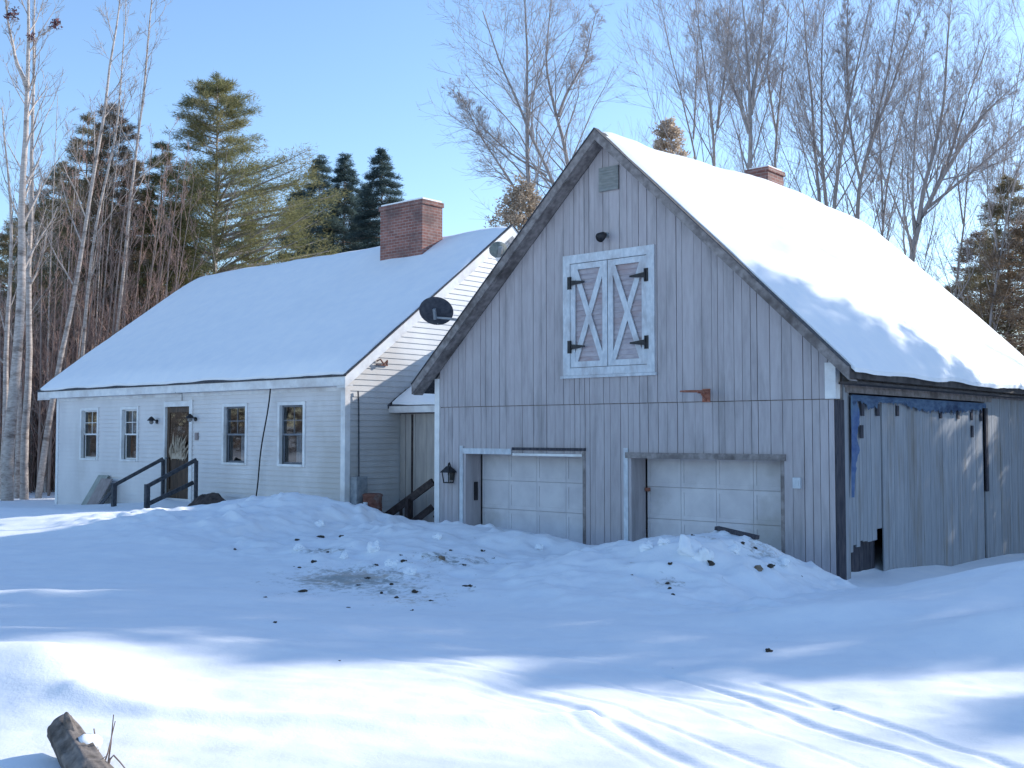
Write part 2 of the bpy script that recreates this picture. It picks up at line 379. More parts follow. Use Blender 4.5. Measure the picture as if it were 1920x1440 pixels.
def ground_z(X, Y, fine=True):
    X = np.asarray(X, float); Y = np.asarray(Y, float)
    cz = np.interp(X, CX, CZ); wz = np.interp(X, WX, WZ); mz = np.interp(X, MX, MZ)
    near = -1.60 + 0 * X
    def seg(a, za, b, zb): return za + (zb - za) * sstep(a, b, Y)
    z = np.where(Y < 2, near,
        np.where(Y < 8.4, near + (mz - near) * sstep(2, 8.6, Y),
        np.where(Y < 13, mz + (cz - mz) * (.45 * sstep(8.4, 10.6, Y) + .55 * sstep(9.8, 13, Y)), np.where(Y < 15, seg(13, cz, 15, wz), wz + (-2.55 - wz) * sstep(15, 26, Y) * sstep(-16, -15, X) + (-2.2 - wz) * sstep(15, 26, Y) * (1 - sstep(-16, -15, X))))))
    lat = X * RT[0] + Y * RT[1]; dep = X * HD[0] + Y * HD[1]
    # plowed bank at the left of the drive, drifts at the right
    l0, d0 = lat + 2.95 + .25 * (dep - 6.7), dep - 6.72
    z = z + .27 * np.exp(-np.where(l0 > 0, (l0 / .62) ** 2, (l0 / 2.2) ** 2) - np.where(d0 > 0, (d0 / 1.0) ** 2, (d0 / .5) ** 2))
    z = z + .12 * np.exp(-((lat + 4.2) / 1.8) ** 2 - ((dep - 8.3) / .7) ** 2)
    z = z + .20 * np.exp(-((lat - 4.35) / .9) ** 2 - ((dep - 9.1) / .45) ** 2)
    z = z + .10 * np.exp(-((lat - 3.0) / .9) ** 2 - ((dep - 10.4) / .4) ** 2)
    berm = seg_dist(X, Y, [(-5.9, 3.1), (-5.36, 3.29), (-4.74, 3.9), (-4.2, 4.62), (-3.84, 5.16)])
    z = z + .055 * np.exp(-(berm / .13) ** 2) + .02 * np.exp(-(berm / .5) ** 2)
    pile = sstep(8.2, 10.3, Y) * (1 - sstep(14.2, 15.2, Y)) * sstep(-19.3, -17, X) * (1 - sstep(-6.2, -4.5, X))
    if fine:
        z = z + .10 * fbm(X * .35, Y * .35, 3, 3) + .03 * fbm(X * 1.3, Y * 1.3, 3, 7)
        wind = fbm((X * .8 + Y * .55) * .5, (Y * .8 - X * .55) * 2.2, 3, 12)
        z = z + .030 * wind * (1 - pile)
        lumps = fbm(X * 1.1, Y * 1.1, 3, 21, .6)
        rid = .5 - np.abs(fbm(X * 1.5 + 3, Y * 1.5, 3, 27, .6)) * 1.6
        chunk = np.maximum(fbm(X * 3.4, Y * 3.4, 3, 33, .6), -.02)
        z = z + pile * (.10 * lumps + .085 * (rid - .25) + .13 * chunk * (.35 + 1.3 * np.clip(fbm(X * .6, Y * .6, 2, 36) + .35, 0, 1)) + .03 * np.abs(fbm(X * 9, Y * 9, 2, 38)))
        z = z + .006 * fbm(X * 7, Y * 7, 2, 40)
        tf = .25 + .75 * sstep(-5.6, -3.9, X)
        for it, (pts, w, dpt) in enumerate(TRACKS):
            dd = seg_dist(X + .016 * vnoise(X * 1.1, Y * 1.1, 50), Y + .016 * vnoise(X * 1.3, Y * 1.3, 51), pts)
            if it < 4: dpt = dpt * tf
            lv = .7 + .5 * (vnoise(X * 2.1, Y * 2.1, 52) + .4)
            dpt = dpt * .46; w = w * 1.15
            z = z - dpt * lv * np.exp(-(dd / w) ** 2.6) + .22 * dpt * lv * np.exp(-((dd - 1.9 * w) / (.6 * w)) ** 2)
    # smooth bank across the lawn at the left
    z = z + .30 * np.exp(-((X + 20.5) / 5.5) ** 2 - np.where(Y < 9.4, ((Y - 9.4) / 2.0) ** 2, ((Y - 9.4) / 2.4) ** 2)) * (1 - sstep(-16, -11.5, X))
    # trodden mound over the front steps, hollow in front of the breezeway
    z = z + .12 * np.exp(-((X + 23.7) / .45) ** 2 - ((Y - 14.4) / .5) ** 2)
    z = z - .25 * np.exp(-((X + 16.6) / .9) ** 2 - ((Y - 15.6) / .8) ** 2)
    far = np.hypot(X + 15, Y - 10)
    z = z * (1 - sstep(60, 160, far)) + (-2.2) * sstep(60, 160, far) + 6.0 * sstep(150, 600, far)
    return z
def gz(x, y): return float(ground_z(np.array([x]), np.array([y]))[0])

def axis_pts(lo, hi, step, far):
    a = list(np.arange(lo, hi, step)); s = step; p = hi
    while p < far: a.append(p); s *= 1.22; p += s
    s = step; p = lo - step; pre = []
    while p > -far: pre.append(p); s *= 1.22; p -= s
    return np.array(pre[::-1] + a)
gx = axis_pts(-19, -6.2, .055, 900); gx = np.concatenate([gx[gx < -6.2], np.arange(-6.2, -.8, .027), axis_pts(-.8, -.5, .055, 900)[axis_pts(-.8, -.5, .055, 900) > -.82]])
gy = axis_pts(8, 16, .055, 900); gy = np.concatenate([axis_pts(1.5, 2.5, .055, 900)[axis_pts(1.5, 2.5, .055, 900) < 2.5], np.arange(2.5, 8, .027), gy[gy > 7.99]])
GX, GY = np.meshgrid(gx, gy)
GZ = ground_z(GX, GY)
gv = np.stack([GX, GY, GZ], -1).reshape(-1, 3)
ny, nx = GX.shape; ii = (np.arange(ny - 1)[:, None] * nx + np.arange(nx - 1)[None, :]).ravel()
gf = np.stack([ii, ii + 1, ii + nx + 1, ii + nx], -1)
ground = mesh_obj('snow_ground', gv, gf, 'snow_ground', smooth=True, kind='structure', label='snow covered ground with plowed banks and tyre tracks', origin=(0, 0, -ZO))
dv = np.zeros(GX.shape)
for c, r, a in DIRT:
    dv = np.maximum(dv, 1.4 * a * np.exp(-((GX - c[0]) ** 2 + (GY - c[1]) ** 2) / (r * r)))
at_ = ground.data.attributes.new('dirt', 'FLOAT', 'POINT'); at_.data.foreach_set('value', dv.ravel().astype(np.float32))

# ------------------------------------------------------------------ shared building pieces
def gable_roof(mb, axis, ridge, zr, slope, half0, half1, lo, hi, th):
    """chevron slab; axis = direction of the ridge; half0/half1 = run to each eave"""
    prof = [(-half0, zr - slope * half0), (0, zr), (half1, zr - slope * half1), (half1, zr - slope * half1 - th), (0, zr - th), (-half0, zr - slope * half0 - th)]
    if axis == 'y': mb.extrude([(ridge + c, lo, z) for c, z in prof], (0, hi - lo, 0))
    else: mb.extrude([(lo, ridge + c, z) for c, z in prof], (hi - lo, 0, 0))
def roof_snow(mb, axis, ridge, zr, slope, half0, half1, lo, hi, T, inset_lo, inset_hi, sd, edge=.3, floor=.35, nc=70, nv=90):
    c = np.linspace(-half0, half1, nc); v = np.linspace(lo + inset_lo, hi - inset_hi, nv)
    C, V = np.meshgrid(c, v, indexing='ij')
    def ed(d, R): t = np.clip(d / R, 0, 1); return floor + (1 - floor) * np.sqrt(np.clip(1 - (1 - t) ** 2, 0, 1))
    th = T(C, V) * np.minimum(ed(C + half0, edge), ed(half1 - C, edge)) * np.minimum(ed(V - v[0], edge), ed(v[-1] - V, edge))
    th = th * (1 + .35 * fbm(C * .6, V * .6, 3, sd)) + .015 * fbm(C * 2.5, V * 2.5, 2, sd + 5)
    C = C + .07 * fbm(V * .9, V * 0 + 3 * np.sign(C), 4, sd + 9) * np.clip(np.abs(C) / max(half0, half1), 0, 1) ** 6
    V = V + .05 * fbm(C * 1.2, C * 0 + 5, 3, sd + 11) * np.clip(np.abs(2 * (V - v[0]) / (v[-1] - v[0]) - 1), 0, 1) ** 8
    base = zr - slope * np.abs(C) + .004
    top = zr - slope * (np.sqrt(C * C + .05) - .05) + .004 + np.maximum(th, .02)
    mk = (lambda c_, v_, z_: np.stack([ridge + c_, v_, z_], -1)) if axis == 'y' else (lambda c_, v_, z_: np.stack([v_, ridge + c_, z_], -1))
    mb.grid(mk(C, V, top)); mb.grid(mk(C, V, base))
    for sl_ in (np.s_[0, :], np.s_[-1, :], np.s_[:, 0], np.s_[:, -1]):
        mb.grid(np.stack([mk(C[sl_], V[sl_], top[sl_]), mk(C[sl_], V[sl_], base[sl_])]))

# ------------------------------------------------------------------ the barn garage
BX0, BX1, BY0, BY1 = -14.80, -6.66, 15.0, 25.4
RX, RZ, BS = -10.73, 5.15, .955             # ridge x, ridge height, slope
RY0, RY1 = 14.66, 25.75
def under(u): return RZ - .192 - BS * abs(u - RX)
BASE = -2.75
def build_barn():
    b = thing('barn_garage', (RX, BY0, -2.5), 'weathered grey barn garage with two white overhead doors and snowy gable roof', 'garage')
    D1 = (-14.0, -11.23, -9, -.36); D2 = (-10.23, -7.52, -9, -.37)
    HD_ = (-11.50, -9.86, 1.12, 2.98)
    mb = MB(); boards(mb, 'x', BY0, BX0 + .12, BX1 - .002, BASE, under, [D1, D2, HD_], seam=.497)
    fw = mb.build('front_wall', 'barn_paint', b)
    # sheathing behind the boards, with the same openings
    mb = MB(); y0, y1 = BY0 + .002, BY0 + .14
    for xa, xb, z0 in ((BX0, D1[0], BASE), (D1[0], D1[1], D1[3]), (D1[1], D2[0], BASE), (D2[0], D2[1], D2[3]), (D2[1], BX1 - .03, BASE)):
        pts = [(xa, z0), (xb, z0), (xb, under(xb) - .01)] + ([(RX, under(RX) - .01)] if xa < RX < xb else []) + [(xa, under(xa) - .01)]
        mb.extrude([(x, y0, z) for x, z in pts], (0, y1 - y0, 0))
    mb.build('sheathing', 'old_wood', b)
    # right wall with a wide doorway that has been boarded up
    DW = (15.42, 21.72, -9, .60)
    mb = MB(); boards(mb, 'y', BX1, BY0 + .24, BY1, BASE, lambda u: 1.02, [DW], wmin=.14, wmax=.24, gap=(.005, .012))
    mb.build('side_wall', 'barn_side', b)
    mb = MB(); mb.box(BX1 - .14, BX1 - .002, BY0 + .16, DW[0], BASE, 1.02); mb.box(BX1 - .14, BX1 - .002, DW[0], DW[1], DW[3], 1.02); mb.box(BX1 - .14, BX1 - .002, DW[1], BY1, BASE, 1.02)
    mb.build('side_sheathing', 'old_wood', b)
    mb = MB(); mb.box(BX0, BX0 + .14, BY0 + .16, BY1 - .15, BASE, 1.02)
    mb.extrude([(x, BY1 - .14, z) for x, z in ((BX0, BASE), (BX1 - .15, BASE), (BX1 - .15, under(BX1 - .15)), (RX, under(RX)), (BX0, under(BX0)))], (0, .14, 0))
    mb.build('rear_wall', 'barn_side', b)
    bd = MB()
    boards(bd, 'y', BX1 - .03, 15.44, 16.705, BASE, lambda u: .57, wmin=.1, wmax=.2, gap=(.004, .012), bottoms=lambda u: -1.70 + .10 * (u > 16.1) - .06 * math.sin(u * 9) + .06 * math.sin(u * 31) + .10 * (u > 16.45))
    bd.build('infill_panel', 'barn_side', b, label='bare grey boarding with a torn lower edge')
    dk = MB(); boards(dk, 'y', BX1 - .16, 15.42, 16.72, BASE, lambda u: -1.2, wmin=.16, wmax=.3, gap=(.01, .03)); dk.build('inner_boards', 'dark_wood', b)
    bd = MB(); boards(bd, 'y', BX1 - .012, 16.71, 21.66, BASE, lambda u: .57, wmin=.09, wmax=.2, gap=(.003, .010)); bd.build('infill_panel', 'barn_side', b)
    k = MB(); k.box(BX1 - .01, BX1 + .05, 21.72, 21.84, -1.12, .48); k.build('jamb_strip', 'dark_wood', b)
    for yy, zz, h in ((15.86, .02, .2), (20.97, .03, .22), (15.9, .36, .2), (16.5, .36, .19), (17.3, .36, .17), (19.3, .34, .17), (20.2, .34, .17), (20.95, .34, .2), (21.5, .34, .22)):
        k = MB(); k.box(BX1 + .022, BX1 + .04, yy - .05, yy + .05, zz - h / 2, zz + h / 2); k.build('iron_bracket', 'dark_wood', b)
    # corner boards
    k = MB(); k.box(BX0 - .02, BX0 + .11, BY0 - .035, BY0 + .15, BASE, under(BX0) - .02); k.build('corner_board', 'white_trim', b)
    k = MB(); k.box(BX1 - .135, BX1 + .03, BY0 - .052, BY0 + .10, .50, 1.03); k.build('corner_board', 'white_trim', b)
    k = MB(); k.box(BX1 + .0, BX1 + .035, BY0 - .02, BY0 + .23, BASE, .485); k.build('corner_board', 'dark_wood', b, label='dark corner board below the seam')
    # roof
    mb = MB(); gable_roof(mb, 'y', RX, RZ, BS, 4.40, 4.40, RY0 + .03, RY1, .17); roof = mb.build('roof', 'shingle', b)
    for sgn in (-1, 1):
        k = MB(); e = RX + sgn * 4.42
        k.extrude([(RX, RY0, RZ + .012), (e, RY0, RZ - BS * 4.42 + .012), (e, RY0, RZ - BS * 4.42 - .175), (RX, RY0, RZ - .175)], (0, .045, 0))
        k.build('rake_board', 'old_wood', b)
        k = MB(); k.extrude([(RX, RY0 + .05, RZ - .187), (e, RY0 + .05, RZ - BS * 4.42 - .187), (e, RY0 + .05, RZ - BS * 4.42 - .173), (RX, RY0 + .05, RZ - .173)], (0, BY0 - RY0 - .09, 0))
        k.build('soffit', 'old_wood', b)
        k = MB(); k.extrude([(RX, RY0 - .02, RZ + .035), (e, RY0 - .02, RZ - BS * 4.42 + .035), (e, RY0 - .02, RZ - BS * 4.42 + .014), (RX, RY0 - .02, RZ + .014)], (0, .14, 0))
        k.build('drip_edge', 'shingle', b)
    ez = RZ - BS * 4.40
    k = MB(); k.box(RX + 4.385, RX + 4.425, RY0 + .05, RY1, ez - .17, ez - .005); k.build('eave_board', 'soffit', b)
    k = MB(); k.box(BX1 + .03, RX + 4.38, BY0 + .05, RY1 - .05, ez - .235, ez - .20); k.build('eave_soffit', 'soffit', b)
    k = MB(); k.box(BX1 + .024, BX1 + .042, BY0 + .26, BY1, .68, .72); k.box(BX1 + .024, BX1 + .05, 15.3, 22.1, .60, .68); k.build('track_board', 'old_wood', b)
    mb = MB()
    def T(C, V): return np.where(C > 0, .10 + .24 * sstep(14.8, 19.5, V) - .10 * sstep(22, 25.7, V), .22) * (1 - .5 * sstep(1.8, 4.4, np.abs(C)))
    roof_snow(mb, 'y', RX, RZ, BS, 4.46, 4.50, RY0, RY1, T, .10, .0, 61, .55, .16)
    mb.build('snow_cover', 'snow_roof', b, roof, smooth=True)
    # vent
    k = MB(); k.box(-10.84, -10.44, BY0 - .075, BY0 - .04, 4.14, 4.55); v = k.build('gable_vent', 'vent_paint', b)
    k = MB()
    for i in range(7):
        z = 4.19 + i * .05; k.poly([(-10.81, BY0 - .079, z), (-10.47, BY0 - .079, z), (-10.47, BY0 - .095, z + .028), (-10.81, BY0 - .095, z + .028)])
    k.build('louvres', 'vent_paint', b, v)
    # hay loft doors with their frame
    fx0, fx1, fz0, fz1 = -11.63, -9.73, 1.0, 3.11; yf = BY0 - .065
    k = MB(); k.box(fx0, fx0 + .15, yf, BY0 + .05, fz0, fz1); k.box(fx1 - .15, fx1, yf, BY0 + .05, fz0, fz1)
    k.box(fx0 + .15, fx1 - .15, yf, BY0 + .05, fz1 - .15, fz1); k.box(fx0 + .15, fx1 - .15, yf, BY0 + .05, fz0, fz0 + .13)
    k.build('loft_door_frame', 'pale_paint', b)
    k = MB(); k.box(fx0 - .05, fx1 + .03, yf - .02, BY0 - .03, fz0 - .05, fz0 - .004); k.build('frame_sill', 'pale_paint', b)
    for xa, xb, hx, sg in ((fx0 + .155, -10.69, fx0 + .15, 1), (-10.672, fx1 - .155, fx1 - .15, -1)):
        za, zb = fz0 + .14, fz1 - .16
        mb = MB(); clapboards(mb, 'x', BY0 - .005, lambda z: (xa, xb), za, zb, e=.09, lip=.012); mb.box(xa, xb, BY0 - .004, BY0 + .03, za, zb)
        d = mb.build('loft_door', 'pink_siding', b)
        k = MB(); y0, y1 = BY0 - .05, BY0 - .022; s = .10
        k.box(xa, xa + s, y0, y1, za, zb); k.box(xb - s, xb, y0, y1, za, zb); k.box(xa + s, xb - s, y0, y1, zb - s, zb); k.box(xa + s, xb - s, y0, y1, za, za + s)
        k.build('door_frame', 'pale_paint', b, d)
        k = MB(); k.bar((xa + s, y0 + .009, zb - s), (xb - s, y0 + .009, za + s), .10, .02, up=(0, 1, 0)); k.build('brace', 'pale_paint', b, d)
        k = MB(); k.bar((xa + s, y0 + .016, za + s), (xb - s, y0 + .016, zb - s), .10, .02, up=(0, 1, 0)); k.build('brace', 'pale_paint', b, d)
        for hz in (za + .36, zb - .33):
            k = MB(); k.box(hx - .045, hx + .035, yf - .012, yf - .001, hz - .11, hz + .11)
            k.extrude([(hx + sg * .036, yf - .016, hz - .045), (hx + sg * .036, yf - .016, hz + .045), (hx + sg * .33, yf - .016, hz + .014), (hx + sg * .33, yf - .016, hz - .014)], (0, .012, 0))
            k.tube([(hx + sg * .02, yf - .018, hz - .10), (hx + sg * .02, yf - .018, hz + .10)], .012, 6)
            k.build('hinge', 'black_metal', b, d)
    # garage doors, set back behind their jambs
    for (x0, x1, _, zt), tilt, hdr in ((D1, .0, 'broken'), (D2, .0, 'old')):
        yd = BY0 + .40
        k = MB(); k.box(x0 - .05, x0 + .006, BY0 - .03, yd, BASE, zt + .03); k.build('door_jamb', 'barn_paint', b)
        k = MB(); k.box(x1 - .006, x1 + .05, BY0 - .03, yd, BASE, zt + .03); k.build('door_jamb', 'old_wood', b)
        k = MB(); k.box(x0 - .14, x0 - .055, BY0 - .045, BY0 - .024, BASE, zt + .12); k.build('jamb_trim', 'pale_paint', b)
        k = MB(); k.box(x0 + .007, x1 - .007, BY0 + .004, yd, zt - .006, zt + .03); k.build('head_jamb', 'dark_wood', b)
        if hdr == 'broken':
            xm = x0 + 1.15
            k = MB(); k.box(x0 - .05, xm, BY0 - .05, BY0 - .02, zt - .03, zt + .075); k.build('door_header', 'pale_paint', b, label='broken pale header board')
            k = MB(); k.box(xm + .03, x1 + .06, BY0 - .06, BY0 - .02, zt + .05, zt + .10); k.build('door_header', 'dark_wood', b, label='dark drip cap over the broken header')
            k = MB(); k.box(xm + .02, x1 - .02, BY0 - .03, BY0 + .02, zt - .05, zt - .005); k.build('door_header', 'white_trim', b)
        else:
            k = MB(); k.box(x0 - .10, x1 + .08, BY0 - .06, BY0 - .022, zt - .045, zt + .05); k.build('door_header', 'old_wood', b)
        mb = MB(); H = zt - .0 + 2.5; hs = H / 4; wd = (x1 - x0 - .06) / 4
        for r in range(4):
            z0 = -2.5 + r * hs; mb.box(x0 + .03, x1 - .03, yd + .02, yd + .06, z0 + .002, z0 + hs - .002)
            for c in range(4):
                xa = x0 + .03 + c * wd
                for (a0, a1, b0, b1) in ((xa + .004, xa + .055, z0 + .01, z0 + hs - .01), (xa + wd - .055, xa + wd - .004, z0 + .01, z0 + hs - .01), (xa + .055, xa + wd - .055, z0 + .01, z0 + .075), (xa + .055, xa + wd - .055, z0 + hs - .075, z0 + hs - .01)):
                    mb.box(a0, a1, yd + .011, yd + .0205, b0, b1)
        gd = mb.build('garage_door', 'garage_paint', b)
        k = MB(); k.box(x1 - .07, x1 - .03, yd - .06, yd - .005, -1.0, -.80); k.build('door_bracket', 'rust_brown', b, gd)
        if hdr == 'old':
            k = MB(); k.box(x0 + .03, x0 + .10, yd - .06, yd - .005, -.98, -.92); k.build('door_latch', 'rust_orange', b, gd)
    k = MB(); k.box(D1[0] + .002, D1[0] + .03, BY0 + .20, BY0 + .29, -1.28, -.93); k.build('jamb_handle', 'black_metal', b)
    # rear chimney rising just behind the ridge
    k = MB(); k.box(-11.72, -11.2, 21.84, 22.6, 3.8, 5.86); ch = k.build('chimney', 'brick', b)
    k = MB(); k.box(-11.75, -11.17, 21.81, 22.63, 5.861, 5.95); k.build('chimney_cap', 'brick', b, ch)
    k = MB(); k.box(-11.70, -11.22, 21.9, 22.55, 5.951, 6.0); k.build('snow_cap', 'snow_roof', b, ch)
    return b
barn = build_barn()

# ------------------------------------------------------------------ the white house
HX0, HX1, HY0, HY1 = -30.0, -17.5, 15.0, 25.2
HRY, HRZ, HS = 20.1, 5.12, .735
def hunder(y): return HRZ - .2 - HS * abs(y - HRY)
def build_house():
    h = thing('white_house', ((HX0 + HX1) / 2, HY0, -2.5), 'white clapboard house with snowy roof, dark front door and wide brick chimney', 'house')
    wins = [(-28.58, -27.74), (-26.44, -25.70), (-21.83, -20.99), (-19.70, -18.88)]
    wz0, wz1 = -.69, .62
    door = (-24.36, -23.28, -1.62, .66)
    holes = [(a, b_, wz0, wz1) for a, b_ in wins] + [door]
    mb = MB(); clapboards(mb, 'x', HY0, lambda z: (HX0 + .05, HX1 - .10), -2.6, 1.07, holes, e=.11, lip=.02)
    mb.build('front_wall', 'vinyl', h)
    k = MB(); y0, y1 = HY0 + .002, HY0 + .16
    cut = [(a[0] - .008, a[1] + .008, a[2] - .008, a[3] + .008) for a in holes]
    xs = [HX0] + [e for a in sorted(cut) for e in (a[0], a[1])] + [HX1 - .01]
    for i in range(0, len(xs), 2): k.box(xs[i], xs[i + 1], y0, y1, -2.6, 1.05)
    for a in cut: k.box(a[0], a[1], y0, y1, a[3], 1.05); k.box(a[0], a[1], y0, y1, -2.6, a[2])
    k.build('wall_core', 'dark_room', h)
    mb = MB()
    def span(z):
        if z < hunder(HY0 + .12): return (HY0 + .10, HY1 - .1)
        r = max((HRZ - .22 - z) / HS, 0); return (max(HRY - r, HY0 + .10), min(HRY + r, HY1 - .1))
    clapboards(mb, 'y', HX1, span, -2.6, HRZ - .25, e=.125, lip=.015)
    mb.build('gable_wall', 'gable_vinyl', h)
    k = MB(); k.extrude([(HX1 - .15, HY0 + .165, -2.6), (HX1 - .15, HY1, -2.6), (HX1 - .15, HY1, hunder(HY1) - .05), (HX1 - .15, HRY, hunder(HRY) - .05), (HX1 - .15, HY0 + .165, hunder(HY0 + .165) - .05)], (.148, 0, 0))
    k.build('wall_core', 'vinyl', h); k = MB(); k.extrude([(HX0, HY0 + .165, -2.6), (HX0, HY1, -2.6), (HX0, HY1, hunder(HY1) - .05), (HX0, HRY, hunder(HRY) - .05), (HX0, HY0 + .165, hunder(HY0 + .165) - .05)], (.15, 0, 0))
    k.build('wall_core', 'vinyl', h); k = MB(); k.box(HX0 + .151, HX1 - .151, HY1 - .15, HY1, -2.6, 1.0)
    k.build('wall_core', 'vinyl', h)
    k = MB(); k.box(HX0 + .2, HX1 - .2, HY0 + 2.2, HY0 + 2.3, -2.6, 1.2); k.build('room_partition', 'dark_room', h)
    for x0, x1 in ((HX0 - .02, HX0 + .10), (HX1 - .11, HX1 + .03)):
        k = MB(); k.box(x0, x1, HY0 - .03, HY0 + .11, -2.6, 1.04); k.build('corner_board', 'white_trim', h)
    # roof, fascia, rakes
    ox0, ox1 = HX0 - .72, HX1 + .28; e0 = 5.32
    mb = MB(); gable_roof(mb, 'x', HRY, HRZ, HS, e0, e0, ox0 + .03, ox1 - .03, .14); roof = mb.build('roof', 'shingle', h)
    ez = HRZ - HS * e0
    k = MB(); k.box(ox0 + .02, ox1 - .02, HRY - e0 - .035, HRY - e0 - .001, ez - .22, ez - .032); k.build('fascia', 'white_trim', h)
    k = MB(); k.box(ox0, ox1, HRY - e0 - .06, HRY - e0 - .001, ez - .029, ez - .002); k.build('drip_edge', 'shingle', h)
    k = MB(); k.box(ox0 + .02, ox1 - .02, HRY - e0, HY0 - .02, ez - .22, ez - .19); k.build('soffit', 'white_trim', h)
    k = MB(); k.box(HX0 - .01, HX1 + .01, HY0 - .025, HY0 - .001, .90, ez - .225); k.build('frieze_board', 'white_trim', h)
    for xs_ in (ox0, ox1 - .028):
        for sg in (-1, 1):
            k = MB(); ye = HRY + sg * (e0 + .03); ze = HRZ - HS * (e0 + .03)
            k.extrude([(xs_, HRY, HRZ - .01), (xs_, ye, ze - .01), (xs_, ye, ze - .25), (xs_, HRY, HRZ - .25)], (.028, 0, 0)); k.build('rake_board', 'white_trim', h)
            k = MB(); xd = (ox1 - .06, ox1 + .02) if xs_ > -20 else (ox0 - .02, ox0 + .06); k.extrude([(xd[0], HRY, HRZ + .035), (xd[0], ye, ze + .035), (xd[0], ye, ze + .004), (xd[0], HRY, HRZ + .004)], (xd[1] - xd[0], 0, 0)); k.build('drip_edge', 'shingle', h)
            k = MB(); xa, xb = (HX1 + .02, ox1 - .03) if xs_ > -20 else (ox0 + .03, HX0)
            k.extrude([(xa, HRY, HRZ - .24), (xa, ye, ze - .24), (xa, ye, ze - .205), (xa, HRY, HRZ - .205)], (xb - xa, 0, 0)); k.build('rake_soffit', 'white_trim', h)
    mb = MB()
    roof_snow(mb, 'x', HRY, HRZ, HS, e0 - .03, e0 - .03, ox0, ox1, lambda C, V: .16 + 0 * C, .035, .035, 71, .45, .16, 70, 110)
    mb.build('snow_cover', 'snow_roof', h, roof, smooth=True)
    # windows
    for i, (x0, x1) in enumerate(wins):
        k = MB(); t = .075; ya, yb = HY0 - .035, HY0 + .05
        k.box(x0 - t, x0, ya, yb, wz0 - .05, wz1 + t); k.box(x1, x1 + t, ya, yb, wz0 - .05, wz1 + t)
        k.box(x0, x1, ya, yb, wz1, wz1 + t); k.box(x0, x1, ya - .02, yb, wz0 - .05, wz0)
        w = k.build('window', 'white_trim', h)
        dark = i >= 2; sm = 'slate_sash' if dark else 'white_trim'
        zm = (wz0 + wz1) / 2
        for nm, z0, z1, yy in (('upper_sash', zm - .018, wz1, HY0 + .055), ('lower_sash', wz0, zm + .018, HY0 + .085)):
            s = .04; k = MB()
            k.box(x0, x0 + s, yy, yy + .028, z0, z1); k.box(x1 - s, x1, yy, yy + .028, z0, z1); k.box(x0 + s, x1 - s, yy, yy + .028, z1 - s, z1); k.box(x0 + s, x1 - s, yy, yy + .028, z0, z0 + s)
            if nm == 'upper_sash':
                xm = (x0 + x1) / 2; k.box(xm - .009, xm + .009, yy + .004, yy + .02, z0 + s, z1 - s); zq = (z0 + z1) / 2; k.box(x0 + s, x1 - s, yy + .006, yy + .022, zq - .009, zq + .009)
            k.build(nm, sm, h, w)
            k = MB(); k.poly([(x0 + s, yy + .013, z0 + s), (x1 - s, yy + .013, z0 + s), (x1 - s, yy + .013, z1 - s), (x0 + s, yy + .013, z1 - s)]); k.build('pane', 'glass', h, w)
        k = MB()
        xa, xb, za, zb = ((x0 + .03, x1 - .03, wz0, wz1), (x0 + .02, x1 - .02, zm, wz1), (x0 + .36, x1 - .02, wz0, zm), (x0 + .34, x1 - .02, wz0, zm + .05))[i]
        if i == 0: xa, xb, za, zb = x0 + .03, x1 - .03, zm, wz1
        u = np.linspace(xa, xb, 30); zz = np.array([za, zb]); U_, Z_ = np.meshgrid(u, zz, indexing='ij')
        k.grid(np.stack([U_, HY0 + .2 + .03 * np.sin(U_ * 55), Z_], -1)); k.build('curtain', 'door_wood' if i == 0 else 'curtain', h, w, smooth=True)
    # front door with casing
    dx0, dx1, dz0, dz1 = door
    k = MB(); k.box(dx0 - .06, dx0, HY0 - .035, HY0 + .1, dz0, dz1 + .14); k.box(dx1, dx1 + .13, HY0 - .04, HY0 + .1, dz0 - .4, dz1 + .16); k.box(dx0, dx1, HY0 - .035, HY0 + .1, dz1, dz1 + .13)
    k.build('door_casing', 'white_trim', h)
    mb = MB(); yd = HY0 + .03; s = .11
    mb.box(dx0 + .01, dx0 + s, yd, yd + .05, dz0, dz1 - .01); mb.box(dx1 - s, dx1 - .01, yd, yd + .05, dz0, dz1 - .01); mb.box(dx0 + s, dx1 - s, yd, yd + .05, dz1 - .14, dz1 - .01)
    mb.box(dx0 + s, dx1 - s, yd, yd + .05, dz0, dz0 + .22); mb.box(dx0 + s, dx1 - s, yd, yd + .05, -.62, -.50)
    mb.box(dx0 + s, dx1 - s, yd + .03, yd + .045, dz0 + .22, dz1 - .14)
    d = mb.build('front_door', 'door_wood', h)
    k = MB(); k.poly([(dx0 + s, yd + .012, -.5), (dx1 - s, yd + .012, -.5), (dx1 - s, yd + .012, dz1 - .14), (dx0 + s, yd + .012, dz1 - .14)]); k.build('door_glass', 'glass', h, d)
    k = MB(); k.tube([(dx0 + .07, yd - .005, -.62), (dx0 + .07, yd - .05, -.62)], [.018, .028], 8); k.tube([(dx0 + .07, yd - .05, -.62), (dx0 + .07, yd - .07, -.62)], [.028, .012], 8); k.build('door_knob', 'grey_metal', h, d)
    # chimney
    k = MB(); k.box(-20.83, -19.27, 19.0, 19.72, 3.9, 5.78); ch = k.build('chimney', 'brick', h)
    k = MB(); k.box(-20.86, -19.24, 18.97, 19.75, 5.781, 5.90); k.build('chimney_cap', 'brick', h, ch)
    k = MB(); k.box(-20.82, -19.28, 19.02, 19.70, 5.901, 5.95); k.build('snow_cap', 'snow_roof', h, ch)
    return h
house = build_house()

